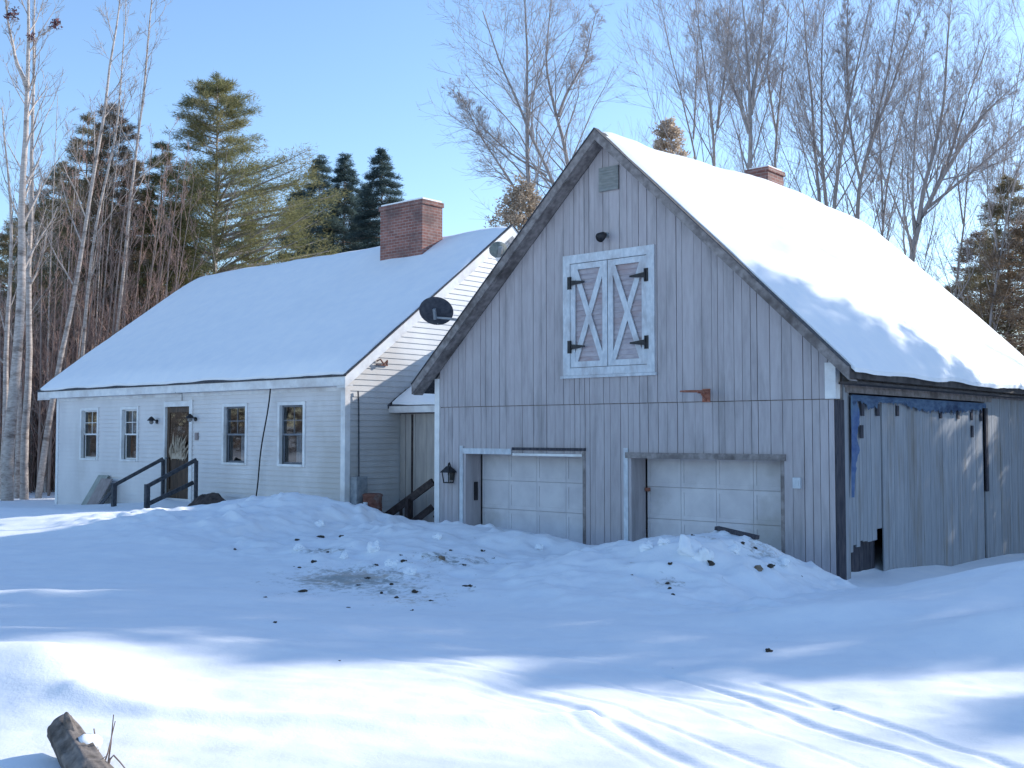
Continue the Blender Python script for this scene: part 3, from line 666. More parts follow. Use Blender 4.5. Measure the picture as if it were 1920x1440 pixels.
# ------------------------------------------------------------------ breezeway between house and barn
def build_breezeway():
    b = thing('breezeway', (-16.2, 16.6, -2.5), 'low tan breezeway joining the white house to the grey barn', 'breezeway')
    x0, x1, yf = -17.47, -14.83, 16.6
    mb = MB(); boards(mb, 'x', yf, -17.30, x1, BASE, lambda u: .42, wmin=.28, wmax=.42, gap=(.008, .014), rng=np.random.default_rng(3)); mb.build('front_wall', 'tan_panel', b)
    k = MB(); k.box(x0, x1, yf + .002, yf + .12, BASE, .44); k.build('wall_core', 'old_wood', b); k = MB(); k.box(x0, x1, 22.6, 22.72, BASE, .44); k.build('wall_core', 'old_wood', b)
    k = MB(); k.box(x0 + .005, -17.31, yf - .035, yf - .0, BASE, .42); k.build('corner_board', 'tan_panel', b)
    k = MB(); k.box(-17.12, -17.07, yf - .04, yf - .022, BASE, .41); k.build('door_casing', 'brown_rail', b)
    rz, sl_, hf = 2.85, .67, 3.35; ry = 16.27 + hf
    mb = MB(); gable_roof(mb, 'x', ry, rz, sl_, hf, hf, -17.46, -13.6, .10); roof = mb.build('roof', 'shingle', b)
    ez = rz - sl_ * hf
    k = MB(); k.box(-17.75, -14.83, 16.235, 16.268, ez - .16, ez - .02); k.build('fascia', 'white_trim', b)
    k = MB(); k.box(-17.46, -14.83, 16.27, 16.58, ez - .16, ez - .12); k.build('soffit', 'white_trim', b)
    k = MB(); k.extrude([(-17.76, 16.2, ez + .01), (-17.76, 16.75, ez + .01 + sl_ * .55), (-17.76, 16.75, ez - .05 + sl_ * .55), (-17.76, 16.2, ez - .08)], (.28, 0, 0)); k.build('eave_return', 'shingle', b)
    mb = MB(); roof_snow(mb, 'x', ry, rz, sl_, hf - .02, hf - .02, -17.44, -13.7, lambda C, V: .11 + 0 * C, .02, .0, 81, .25, .3, 40, 24); mb.build('snow_cover', 'snow_roof', b, roof, smooth=True)
    return b
build_breezeway()

# ------------------------------------------------------------------ trees
def tubes(polys, sides):
    """many tapering tubes in one go: polys = list of (points (n,3), radii (n,))"""
    V = []; Fq = []; base = 0; byn = {}
    for p, r in polys: byn.setdefault(len(p), []).append((p, r))
    for n, lst in byn.items():
        P = np.array([p for p, r in lst]); Rr = np.array([r for p, r in lst]); m = len(lst)
        D = np.empty_like(P); D[:, 1:-1] = P[:, 2:] - P[:, :-2]; D[:, 0] = P[:, 1] - P[:, 0]; D[:, -1] = P[:, -1] - P[:, -2]
        D /= np.linalg.norm(D, axis=2, keepdims=True) + 1e-9
        ref = np.where(np.abs(D[..., 2:3]) < .95, np.array([0, 0, 1.0]), np.array([1.0, 0, 0]))
        A = np.cross(D, ref); A /= np.linalg.norm(A, axis=2, keepdims=True) + 1e-9; B = np.cross(D, A)
        ang = np.arange(sides) * 2 * np.pi / sides
        ring = P[:, :, None, :] + Rr[:, :, None, None] * (np.cos(ang)[None, None, :, None] * A[:, :, None, :] + np.sin(ang)[None, None, :, None] * B[:, :, None, :])
        V.append(ring.reshape(-1, 3))
        mi, si, ji = np.meshgrid(np.arange(m), np.arange(n - 1), np.arange(sides), indexing='ij')
        o = base + mi * n * sides; jn = (ji + 1) % sides
        Fq.append(np.stack([o + si * sides + ji, o + si * sides + jn, o + (si + 1) * sides + jn, o + (si + 1) * sides + ji], -1).reshape(-1, 4))
        base += m * n * sides
    return np.concatenate(V), np.concatenate(Fq)
def unit(v): return v / (np.linalg.norm(v) + 1e-9)
def bend(d, ang, rng):
    a = rng.normal(size=3); a = unit(np.cross(d, a)); return unit(d * math.cos(ang) + a * math.sin(ang))

def bare_tree(name, label, stems, rng, counts=(16, 6, 5), ratio=(.34, .5, .5), ang=(22, 44), trop=.10, wander=.09, first=.25, bark='grey_bark', twig='grey_twig', group=None, twig_r=.007, category='tree', spread=1.0, sub=False):
    """stems = list of (points, base radius); limbs grow from them, twigs from the limbs"""
    limbs, twigs = [], []
    def grow(p, d, L, r, lv):
        n = (5, 4, 3)[min(lv - 1, 2)]; pts = [p]; rad = [r]
        for i in range(n):
            d = unit(d + rng.normal(0, wander, 3) + np.array([0, 0, trop])); pts.append(pts[-1] + d * L / n); rad.append(max(r * (1 - .8 * (i + 1) / n), twig_r * .6))
        (limbs if r > .022 else twigs).append((np.array(pts), np.array(rad)))
        if lv <= len(counts) - 1:
            for k in range(counts[lv]):
                t = rng.uniform(.2, 1); f = t * n; i = min(int(f), n - 1); q = pts[i] + (pts[i + 1] - pts[i]) * (f - i)
                dd = unit(pts[i + 1] - pts[i]); grow(q, bend(dd, math.radians(rng.uniform(*ang)), rng), L * ratio[lv] * (1.15 - .55 * t) * rng.uniform(.7, 1.2), max(r * .44 * (1 - .5 * t), twig_r), lv + 1)
    for pts, r0 in stems:
        pts = np.array(pts, float)
        tt = np.linspace(0, 1, len(pts)); t2 = np.linspace(0, 1, 3 * len(pts)); P = np.stack([np.interp(t2, tt, pts[:, k]) for k in range(3)], -1)
        P[1:-1, :2] += rng.normal(0, .25 * r0 + .01, (len(P) - 2, 2)); P = np.concatenate([P[:1], (P[:-2] + 2 * P[1:-1] + P[2:]) / 4, P[-1:]])
        H = np.linalg.norm(np.diff(P, axis=0), axis=1).sum(); rad = r0 * (1 - .86 * t2 ** .9); limbs.append((P, rad))
        for k in range(counts[0]):
            t = first + (1 - first) * (k + rng.uniform(0, 1)) / counts[0]; f = t * (len(P) - 1); i = min(int(f), len(P) - 2)
            q = P[i] + (P[i + 1] - P[i]) * (f - i); dd = unit(P[i + 1] - P[i])
            grow(q, bend(dd, math.radians(rng.uniform(*ang) * spread), rng), H * ratio[0] * (1.15 - .75 * t) * rng.uniform(.7, 1.15), max(np.interp(t, t2, rad) * .42, .012), 1)
    base = np.array(stems[0][0][0], float)
    root = thing(name, (base[0], base[1], base[2]), label, category, group)
    v, f = tubes(limbs, 6); mesh_obj('trunk', v, f, bark, root, smooth=True)
    if twigs: v, f = tubes(twigs, 3); mesh_obj('crown', v, f, twig, root)
    return root

def blades(origins, dirs, length, width, rng, spread=.6):
    """thin needle triangles around given directions"""
    n = len(origins); d = dirs + rng.normal(0, spread, (n, 3)); d /= np.linalg.norm(d, axis=1, keepdims=True) + 1e-9
    a = np.cross(d, rng.normal(size=(n, 3))); a /= np.linalg.norm(a, axis=1, keepdims=True) + 1e-9
    L = length * rng.uniform(.6, 1.25, (n, 1)); w = width * rng.uniform(.7, 1.3, (n, 1))
    v = np.stack([origins - a * w / 2, origins + a * w / 2, origins + d * L], 1).reshape(-1, 3)
    return v, np.arange(3 * n).reshape(-1, 3)

def conifer(name, label, base, H, rng, profile, mat='pine_needles', bark='brown_bark', zlo=.15, step=.55, per=5, rise=.25, droop=.3, tufts=9, nb=16, bl=.26, bw=.035, trunk_r=.17, side=.3, lop=None, spread=.6, group=None, category='tree'):
    """profile(t) = bough length at relative height t; lop(azimuth, t) scales single boughs"""
    base = np.array(base, float); lean = rng.normal(0, .012, 2)
    root = thing(name, base, label, category, group)
    axis = lambda z: base + np.array([lean[0] * z, lean[1] * z, z])
    tr = [(np.array([axis(z) for z in np.linspace(-.3, H, 12)]), trunk_r * (1 - .93 * np.linspace(0, 1, 12)))]
    br = []; O = []; Dd = []
    z = H * zlo
    while z < H:
        t = z / H; Lm = profile(t)
        if Lm > .03:
            for k in range(per):
                az = 2 * math.pi * (k + rng.uniform(-.45, .45)) / per + z * 1.7
                L = Lm * rng.uniform(.65, 1.15) * (lop(az, t) if lop else 1)
                if L < .06: continue
                zb_ = z + rng.uniform(-.5, .5) * step
                o = np.array([math.cos(az), math.sin(az), 0.0]); sd = np.array([-o[1], o[0], 0]); s = np.linspace(0, 1, 5)
                pts = axis(min(zb_, H))[None] + L * (s[:, None] * o[None]) + np.outer(L * (rise * s - droop * s ** 2 + .12 * s ** 4), [0, 0, 1.0])
                pts += rng.normal(0, .02 * L, pts.shape) * s[:, None]
                br.append((pts, max(.012 * L + .006, .008) * (1.15 - s)))
                nt_ = max(3, int(tufts * (L / max(profile(.3), .6)) ** .8) + 2)
                for q in range(nt_):
                    u = rng.uniform(.18, 1.02) ** .75; f = min(u, .999) * 4; i = int(f); c = pts[i] + (pts[i + 1] - pts[i]) * (f - i)
                    lat = rng.uniform(-1, 1) * side * L * (1.05 - u * .75); c = c + sd * lat + o * abs(lat) * .35
                    od = unit(o * .8 + sd * np.sign(lat) * min(abs(lat) * 2, .8) + np.array([0, 0, .25]))
                    cl = c[None] + rng.normal(0, .09 + .03 * L, (nb, 3)) * np.array([1, 1, .6]); O.append(cl); Dd.append(np.repeat(od[None], nb, 0))
        z += step * rng.uniform(.7, 1.3) * (1 - .45 * t)
    O.append(np.array([axis(H - rng.uniform(0, .35)) for _ in range(24)])); Dd.append(np.repeat([[0, 0, 1.0]], 24, 0))
    v, f = tubes(tr, 7); v2, f2 = tubes(br, 4); mesh_obj('trunk', np.concatenate([v, v2]), np.concatenate([f, f2 + len(v)]), bark, root, smooth=True)
    v, f = blades(np.concatenate(O), np.concatenate(Dd), bl, bw, rng, spread); mesh_obj('crown', v, f, mat, root)
    return root

def foot(px, dep, z=None):                  # where a sight column meets the ground at a given distance
    p = at(px, 812, dep); return np.array([p[0], p[1], gz(p[0], p[1]) - .05])
def stem(pts, dep, r, rng, dd=.0):          # stem through sight points at one distance, with a foot on the ground
    P = [at(x, y, dep + dd * i) for i, (x, y) in enumerate(pts)]; b = foot(pts[0][0], dep)
    if P[0][2] > b[2] + .4: P = [b] + P
    else: P[0] = b
    return (P, r)

r = np.random.default_rng(101)
# tall pale birches at the left edge
birch = bare_tree('birch_tree', 'tall pale birch at the far left edge with a forked trunk', [stem([(16, 950), (30, 640), (44, 400), (52, 150), (54, -60)], 34, .21, r), stem([(44, 330), (46, 160), (18, 90), (6, -40)], 34, .09, r)][:1] + [([at(52, 170, 34), at(30, 110, 34), at(14, 40, 34), at(6, -50, 34)], .08), ([at(55, 80, 34), at(80, 64, 34), at(112, 44, 34)], .025)], r, (14, 5, 4), (.2, .5, .5), bark='birch_bark', twig='pale_twig', first=.35)
bare_tree('birch_tree', 'pale birch with a straight trunk just right of the forked birch', [stem([(48, 945), (50, 700), (57, 420), (62, 200), (66, -60)], 35, .15, r)], r, (12, 5, 4), (.2, .5, .5), bark='birch_bark', twig='pale_twig', first=.35)
bare_tree('birch_tree', 'slender leaning birch that passes behind the corner of the white eave', [stem([(74, 938), (98, 735), (128, 600), (170, 380), (196, 190), (214, 60), (232, -60)], 37, .125, r)], r, (14, 5, 4), (.16, .5, .5), bark='birch_bark', twig='pale_twig', first=.35)
bare_tree('birch_tree', 'thin pale birch rising behind the left end of the snowy house roof', [stem([(142, 800), (158, 620), (180, 420), (222, 240), (228, 130), (236, 0)], 39, .10, r)], r, (14, 5, 4), (.16, .5, .5), bark='birch_bark', twig='pale_twig', first=.4)
bare_tree('birch_tree', 'thin birch leaning right, tallest over the gap before the pine', [stem([(200, 800), (232, 520), (252, 300), (272, 150), (284, 0), (292, -60)], 40, .10, r)], r, (14, 5, 4), (.15, .5, .5), bark='birch_bark', twig='pale_twig', first=.4)
bare_tree('birch_tree', 'dark-limbed birch with twin stems left of the house wall', [stem([(4, 950), (10, 700), (24, 420), (4, 200)], 36, .13, r), stem([(34, 948), (36, 640), (52, 470), (78, 330)], 37, .10, r)], r, (10, 5, 4), (.2, .5, .5), bark='birch_bark', twig='pale_twig', first=.3)
for px, top, ln, d in ((88, 180, 20, 41), (112, 260, 34, 43), (168, 330, 30, 42), (176, 150, 60, 44), (226, 380, 18, 43), (262, 330, 40, 44), (60, 300, -8, 42), (128, 420, 60, 40), (30, 480, 18, 40)):
    bare_tree('birch_tree', 'thin pale birch stem crowded among the saplings left of the tall white pine', [stem([(px, 860), (px + ln * .3, (860 + top) / 2 + 40), (px + ln, top)], d, .075, r)], r, (12, 5, 4), (.16, .5, .5), bark='birch_bark', twig='pale_twig', first=.3, group='thin birches in the thicket')
def leaf_clump(root, px, py, dep, rad, n):
    c = at(px, py, dep); rg = np.random.default_rng(px); v, f = blades(c[None] + rg.normal(0, rad, (n, 3)), rg.normal(0, 1, (n, 3)), .13, .075, rg, .4)
    mesh_obj('leaf_clump', v, f, 'dead_leaves', root)
leaf_clump(birch, 105, 45, 34, .065, 60); leaf_clump(birch, 22, 26, 34, .10, 70); leaf_clump(birch, 58, 70, 34, .06, 40)
# reddish saplings crowded behind the left end of the house
for k in range(22):
    x0 = 92 + 240 * (k + r.uniform(.1, .9)) / 22; top = r.uniform(210, 430) + max(0, x0 - 250) * .5; lean = r.uniform(5, 60); d = r.uniform(38, 43)
    bare_tree('sapling', 'reddish brown sapling in the thicket behind the left end of the house', [stem([(x0, 800), (x0 + lean * .4, (800 + top) / 2), (x0 + lean, top)], d, r.uniform(.045, .075), r)], r, (13, 5, 3), (.2, .5, .5), bark='brown_bark', twig='red_twig', first=.2, trop=.16, group='saplings behind the house')
for k in range(9):
    x0 = -10 + 120 * (k + r.uniform(.1, .9)) / 9; top = r.uniform(330, 620); d = r.uniform(38, 44)
    bare_tree('sapling', 'thin brown sapling in the dark wood left of the house', [stem([(x0, 930), (x0 + r.uniform(-14, 20), (930 + top) / 2), (x0 + r.uniform(-10, 30), top)], d, r.uniform(.04, .065), r)], r, (13, 5, 3), (.2, .5, .5), bark='brown_bark', twig='red_twig', first=.15, trop=.12, group='saplings left of the house')
# conifers behind the house
def prof_cone(R, p=.8, lo=.12):
    return lambda t: R * min(1, (1 - t) ** p * 1.05) * min(1, .45 + (t - lo) * 2.5 if t > lo else .45)
def prof_table(ts, rs): return lambda t: float(np.interp(t, ts, rs))
wp = foot(398, 48); Hwp = at(405, 150, 48)[2] - wp[2]
zt = lambda py: (at(405, py, 48)[2] - wp[2]) / Hwp
def lopwp(az, t):
    c = math.cos(az) * RT[0] + math.sin(az) * RT[1]
    return 1.0 if t > zt(310) else (1.15 + .35 * c if c > 0 else 1.0 + .35 * c)
conifer('white_pine', 'tall open white pine with a rounded top and layered olive boughs behind the house roof', wp, Hwp, r,
        prof_table([0, zt(600), zt(510), zt(430), zt(380), zt(335), zt(318), zt(304), zt(290), zt(240), zt(190), 1], [3.0, 3.4, 3.9, 3.8, 3.3, 2.3, .55, .45, 1.75, 2.0, 1.15, .12]), tufts=18, nb=32, step=.5, per=6, rise=.38, droop=.2, lop=lopwp, bl=.21, bw=.024, trunk_r=.2, bark='grey_bark')
for px, top, dep, R, lab in ((592, 296, 62, 3.5, 'dark blue-green spruce, left one of the three beside the chimney'), (640, 288, 63, 3.5, 'dark blue-green spruce in the middle of the three beside the chimney'), (722, 281, 60, 3.7, 'dark spruce standing right behind the brick chimney of the house')):
    b = foot(px, dep); H = at(px, top, dep)[2] - b[2]
    conifer('spruce_tree', lab, b, H, r, prof_cone(R, .62), 'spruce_needles', 'brown_bark', .35, .45, 8, .02, .30, 16, 30, .17, .028, .16, .30)
b = foot(560, 58); conifer('spruce_tree', 'low dark spruce filling the gap between the white pine and the three spruces', b, at(560, 352, 58)[2] - b[2], r, prof_cone(3.4, .62), 'spruce_needles', 'brown_bark', .3, .5, 7, .05, .30, 15, 28, .18, .028, .15, .28)
b = foot(676, 66); conifer('spruce_tree', 'low dark spruce between the two tall spruces left of the chimney', b, at(676, 345, 66)[2] - b[2], r, prof_cone(3.4, .62), 'spruce_needles', 'brown_bark', .3, .5, 7, .05, .30, 15, 28, .18, .028, .15, .28)
for px, top, dep, R, mat, lab, p in ((140, 212, 47, 3.0, 'dark_needles', 'dark green pine behind the leaning birches at the left', .6), (100, 300, 50, 3.2, 'dark_needles', 'shorter dark pine seen between the birch trunks at the left', .6),
                                  (206, 204, 46, 1.8, 'brown_needles', 'narrow brownish conifer with a blunt top behind the saplings', .35), (292, 268, 47, 2.6, 'pine_needles', 'olive green pine between the brownish conifer and the tall white pine', .6),
                                  (250, 300, 50, 2.4, 'brown_needles', 'bushy brown-green conifer standing behind the saplings', .5), (20, 420, 52, 3.2, 'dark_needles', 'dark conifer behind the pale birches at the far left edge', .6),
                                  (345, 400, 52, 2.0, 'dark_needles', 'low dark pine at the foot of the tall white pine', .6), (470, 400, 54, 2.2, 'pine_needles', 'low olive pine right of the tall white pine trunk', .6)):
    b = foot(px, dep); H = at(px, top, dep)[2] - b[2]
    conifer('pine_tree', lab, b, H, r, prof_cone(R, p, .05), mat, 'brown_bark', .06, .6, 5, .28, .22, 15, 26, .22, .026, .15, .36)
# bare trees behind the barn
bare_tree('bare_tree', 'large bare grey tree with several rising stems between the house chimney and the barn peak',
          [stem([(1000, 700), (1000, 430), (985, 240), (990, 110), (984, -30)], 46, .17, r), stem([(1120, 700), (1078, 470), (1040, 352), (992, 240), (940, 120), (905, 20)], 46, .15, r),
           stem([(1140, 700), (1095, 440), (1062, 310), (1045, 215), (1020, 120), (1035, -20)], 47, .16, r), stem([(1062, 308), (1048, 205), (1080, 140), (1120, 40)], 47, .10, r)][:3] + [([at(1047, 218, 47), at(1062, 175, 47), at(1100, 110, 47), at(1118, 20, 47)], .09), ([at(1000, 420, 46), at(950, 330, 46), at(900, 255, 46), at(855, 160, 46)], .08), ([at(1025, 330, 46), at(960, 290, 46), at(905, 240, 46), at(870, 190, 46)], .06)],
          r, (26, 9, 7), (.25, .56, .52), ang=(24, 56), trop=.05, first=.3, twig_r=.0058)
for lab, st, cnt in (
    ('bare maple nearest the barn peak with a fan of upright limbs', [([(1338, 330), (1338, 250), (1322, 130), (1300, -30)], 44, .12), ([(1345, 240), (1362, 120), (1372, -30)], 44, .08)], (24, 9, 7)),
    ('thick bare maple rising just left of the small rear chimney', [([(1404, 340), (1408, 230), (1402, 120), (1388, -40)], 41, .17), ([(1408, 215), (1424, 90), (1436, -40)], 41, .11), ([(1404, 250), (1370, 150), (1352, 40)], 41, .08)], (22, 9, 7)),
    ('bare maple behind the small rear chimney, leaning a little right', [([(1452, 340), (1456, 240), (1470, 120), (1482, -30)], 45, .10), ([(1456, 250), (1438, 140), (1450, 10)], 45, .07)], (22, 9, 7)),
    ('pair of close bare trunks right of the rear chimney', [([(1540, 420), (1530, 320), (1520, 180), (1512, 60), (1500, -40)], 43, .12), ([(1552, 420), (1540, 280), (1540, 130), (1548, -40)], 43, .11)], (22, 9, 7)),
    ('bare tree with a long trunk slanting right over the middle of the barn roof', [([(1560, 420), (1572, 310), (1592, 190), (1612, 110), (1640, -40)], 42, .13), ([(1592, 190), (1586, 90), (1594, -30)], 42, .08)], (22, 9, 7)),
    ('bare tree forking low behind the rear half of the barn roof', [([(1608, 440), (1612, 340), (1640, 250), (1660, 150), (1694, -40)], 42, .14), ([(1612, 335), (1590, 220), (1580, 100)], 42, .08), ([(1640, 250), (1690, 110), (1730, 0)], 42, .08)], (22, 9, 7)),
    ('slim bare stem between the forking tree and the wide fan-shaped tree', [([(1650, 480), (1672, 300), (1700, 190), (1742, 40)], 44, .08), ([(1655, 420), (1650, 250), (1640, 120)], 44, .06)], (20, 9, 7)),
    ('wide fan-shaped bare tree spreading over the rear end of the barn roof', [([(1700, 520), (1730, 400), (1768, 330), (1800, 230), (1850, 90)], 40, .19), ([(1722, 420), (1740, 320), (1772, 200), (1778, 60), (1790, -40)], 40, .12), ([(1768, 330), (1830, 230), (1912, 150)], 40, .11), ([(1740, 390), (1860, 290), (1960, 200)], 40, .09), ([(1715, 440), (1710, 320), (1722, 190), (1740, 40)], 40, .08)], (22, 9, 7)),
    ('thin bare tree leaning left beside the peak of the barn', [([(1310, 330), (1290, 230), (1262, 120), (1236, 0)], 46, .08), ([(1300, 260), (1306, 140), (1312, -20)], 46, .06)], (22, 9, 7)),
    ('small bare tree at the top right edge above the dark evergreens', [([(1852, 620), (1880, 440), (1905, 330), (1950, 190)], 38, .08), ([(1870, 470), (1850, 360), (1852, 270)], 38, .05)], (18, 8, 6))):
    ss = [stem(p, d, rr * .78, r) if i == 0 else ([at(x, y, d) for x, y in p], rr * .75) for i, (p, d, rr) in enumerate(st)]
    bare_tree('bare_tree', lab, ss, r, cnt, (.28, .56, .52), ang=(18, 46), trop=.09, first=.12, wander=.08, twig_r=.0058)
for px, top, dep, R, lab in ((70, 380, 58, 4.2, 'broad olive pine deep in the wood at the left, behind the forked birch'), (165, 345, 57, 4.2, 'broad olive pine deep in the wood behind the leaning birch'), (245, 380, 59, 4.0, 'broad olive pine deep in the wood behind the saplings'), (325, 385, 58, 3.8, 'broad olive pine deep in the wood just left of the tall white pine')):
    b = foot(px, dep); H = at(px, top, dep)[2] - b[2]
    conifer('pine_tree', lab, b, H, r, prof_cone(R, .45, .02), 'dark_needles', 'brown_bark', .04, .6, 6, .25, .25, 16, 24, .26, .034, .15, .4)
for lab, st in (('slim bare tree right of the wide fan-shaped tree', [([(1790, 560), (1806, 420), (1822, 260), (1850, 60)], 43, .08), ([(1806, 420), (1790, 300), (1800, 150)], 43, .05)]), ('slim bare tree before the dark evergreen at the right edge', [([(1856, 560), (1868, 420), (1892, 240), (1930, 30)], 45, .08), ([(1868, 420), (1900, 330), (1950, 260)], 45, .05)]), ('low bare tree filling the gap behind the middle of the barn roof', [([(1655, 500), (1668, 410), (1690, 330), (1700, 240)], 46, .06), ([(1660, 470), (1640, 380), (1634, 300)], 46, .045)])):
    bare_tree('bare_tree', lab, [stem(p, d, rr * .8, r) if i == 0 else ([at(x, y, d) for x, y in p], rr * .8) for i, (p, d, rr) in enumerate(st)], r, (22, 9, 7), (.28, .56, .52), ang=(20, 50), trop=.08, first=.1, wander=.08, twig_r=.0058)
# tan-leaved bushes and trees peeking over the roofs
b = foot(1250, 50); conifer('leafy_oak', 'tan oak holding dead leaves, peeking over the barn ridge near its peak', b, at(1250, 228, 50)[2] - b[2], r, prof_table([0, .7, .86, .95, 1], [1.2, 1.3, 1.1, .6, .2]), 'tan_leaves', 'brown_bark', .5, .4, 7, .5, .1, 8, 9, .16, .08, .12, .4, spread=1.0)
b = foot(975, 42); conifer('leafy_oak', 'tan bush of dead leaves between the house gable and the barn roof', b, at(975, 345, 42)[2] - b[2], r, prof_table([0, .5, .8, .93, 1], [1.0, 1.5, 1.25, .7, .2]), 'tan_leaves', 'brown_bark', .4, .4, 7, .6, .1, 8, 9, .14, .07, .10, .4, spread=1.0)
# evergreens at the right edge, and the belt that shades the yard beyond the frame
for px, top, dep, R, mat, lab, p in ((1892, 335, 40, 2.8, 'dark_needles', 'tall dark evergreen at the right edge behind the barn roof', .6), (1846, 440, 43, 2.6, 'brown_needles', 'brownish evergreen left of the tall dark one at the right edge', .5), (1935, 420, 38, 3.0, 'brown_needles', 'brown evergreen cut by the right edge of the photo', .5), (1800, 540, 44, 2.4, 'dark_needles', 'low dark evergreen just clear of the rear end of the barn roof', .5)):
    b = foot(px, dep); H = at(px, top, dep)[2] - b[2]
    conifer('pine_tree', lab, b, H, r, prof_cone(R, p, .05), mat, 'brown_bark', .06, .5, 6, .25, .25, 14, 22, .20, .028, .15, .36)
SHADE = [((x, y), H, R) for x, y, H, R in ((-.5, 31.4, 14.2, 2.2), (.6, 30.6, 15.0, 2.4), (1.7, 31.6, 15.4, 2.4), (2.8, 30.8, 15.0, 2.4), (3.9, 31.5, 14.2, 2.3), (5.1, 30.7, 13.2, 2.2), (6.3, 31.4, 12.9, 2.3), (7.5, 30.6, 12.6, 2.2), (9.0, 31.6, 12.9, 2.4), (-2.0, 30.6, 8.3, 2.2), (-.9, 28.4, 6.8, 1.9), (.4, 28.8, 8.2, 2.0), (-3.4, 31.4, 7.2, 2.2), (-3.0, 28.8, 5.2, 1.9), (-4.6, 30.6, 6.0, 1.9), (-1.0, 29.6, 8.0, 1.7), (1.0, 34.2, 16.4, 2.5), (3.2, 34.4, 16.4, 2.5), (5.6, 34.0, 14.6, 2.4))]
for i, ((x, y), H, R) in enumerate(SHADE):
    conifer('pine_tree', 'tall dark pine in the belt beyond the right edge of the photo', (x, y, gz(x, y) - .05), H, r, prof_cone(R, .5, .05), 'dark_needles', 'brown_bark', .08, .6, 6, .22, .25, 8 if H > 9 else 8, 9 if H > 9 else 10, .34, .07, .18, .34, group='pines beyond the right edge')

for i, (x, y, H, ln) in enumerate(((5.5, 46.0, 20.5, -.6), (9.5, 48.0, 21.5, .4), (13.0, 44.0, 19.5, .2), (8.0, 41.0, 17.5, -.4), (11.5, 40.0, 17.0, .5), (3.5, 50.0, 21.5, .3))):
    z = gz(x, y) - .05
    bare_tree('bare_tree', 'tall bare tree behind the pine belt beyond the right edge of the photo', [([(x, y, z), (x + ln * .4, y, z + H * .35), (x + ln, y + .3, z + H * .7), (x + ln * 1.3, y, z + H)], .16)], r, (22, 7, 5), (.3, .55, .5), ang=(22, 50), trop=.06, first=.3, group='bare trees beyond the right edge')
# bare far-off wood closing the horizon
def far_wood():
    rg = np.random.default_rng(77); polys = []; O = []
    for k in range(900):
        a = rg.uniform(-75, 75) if k % 3 else rg.uniform(-32, -10); d = rg.uniform(62, 105); az = math.radians(a) + math.atan2(HD[0], HD[1])
        x, y = d * math.sin(az), d * math.cos(az); z = gz(x, y); H = rg.uniform(5, 10) * (1.45 if -42 < a < -12 else 1.0); ln = rg.normal(0, .06, 2)
        p = np.array([[x, y, z - .2], [x + ln[0] * H * .5, y + ln[1] * H * .5, z + H * .5], [x + ln[0] * H, y + ln[1] * H, z + H]]); polys.append((p, np.array([.10, .06, .015])))
        for q in range(14):
            t = rg.uniform(.15, .95); c = p[0] + (p[2] - p[0]) * t; d2 = unit(np.array([rg.normal(), rg.normal(), 1.0])); L = H * .3 * (1.2 - t)
            polys.append((np.array([c, c + d2 * L * .5 + [0, 0, .1], c + d2 * L + [0, 0, .35]]), np.array([.03, .02, .008])))
        if True:
            n = 80 if -42 < a < -12 else 50; O.append(p[0] + np.stack([rg.normal(0, 1.1, n), rg.normal(0, 1.1, n), rg.uniform(.2, H * .75, n)], -1))
    v, f = tubes(polys, 3); f = np.concatenate([f[:, [0, 1, 2]], f[:, [0, 2, 3]]])
    v2, f2 = blades(np.concatenate(O), np.zeros((sum(map(len, O)), 3)) + [0, 0, .3], .8, .28, rg, 1.0)
    mesh_obj('far_wood', np.concatenate([v, v2]), np.concatenate([f, f2 + len(v)]), 'far_wood', kind='stuff', label='dark brown far-off wood behind the yard')
far_wood()

def undergrowth():
    rg = np.random.default_rng(78); polys = []
    for k in range(2400):
        px = rg.uniform(-60, 400); d = rg.uniform(41, 58); p = foot(px, d); H = rg.uniform(2.5, 8.5) * (1 if px < 330 else .8); ln = rg.normal(0, .12, 2)
        e = p + np.array([ln[0] * H, ln[1] * H, H]); polys.append((np.array([p, (p + e) / 2 + rg.normal(0, .05 * H, 3) * [1, 1, .2], e]), np.array([.03, .02, .007])))
        for q in range(9):
            t = rg.uniform(.15, .95); c = p + (e - p) * t; d2 = unit(np.array([rg.normal(), rg.normal(), .9])); L = H * .26 * (1.25 - t)
            polys.append((np.array([c, c + d2 * L * .5 + [0, 0, .06], c + d2 * L + [0, 0, .22]]), np.array([.014, .010, .005])))
    v, f = tubes(polys, 3); mesh_obj('undergrowth', v, f, 'red_twig', kind='stuff', label='tangled brown undergrowth of thin stems behind the left end of the house')
undergrowth()

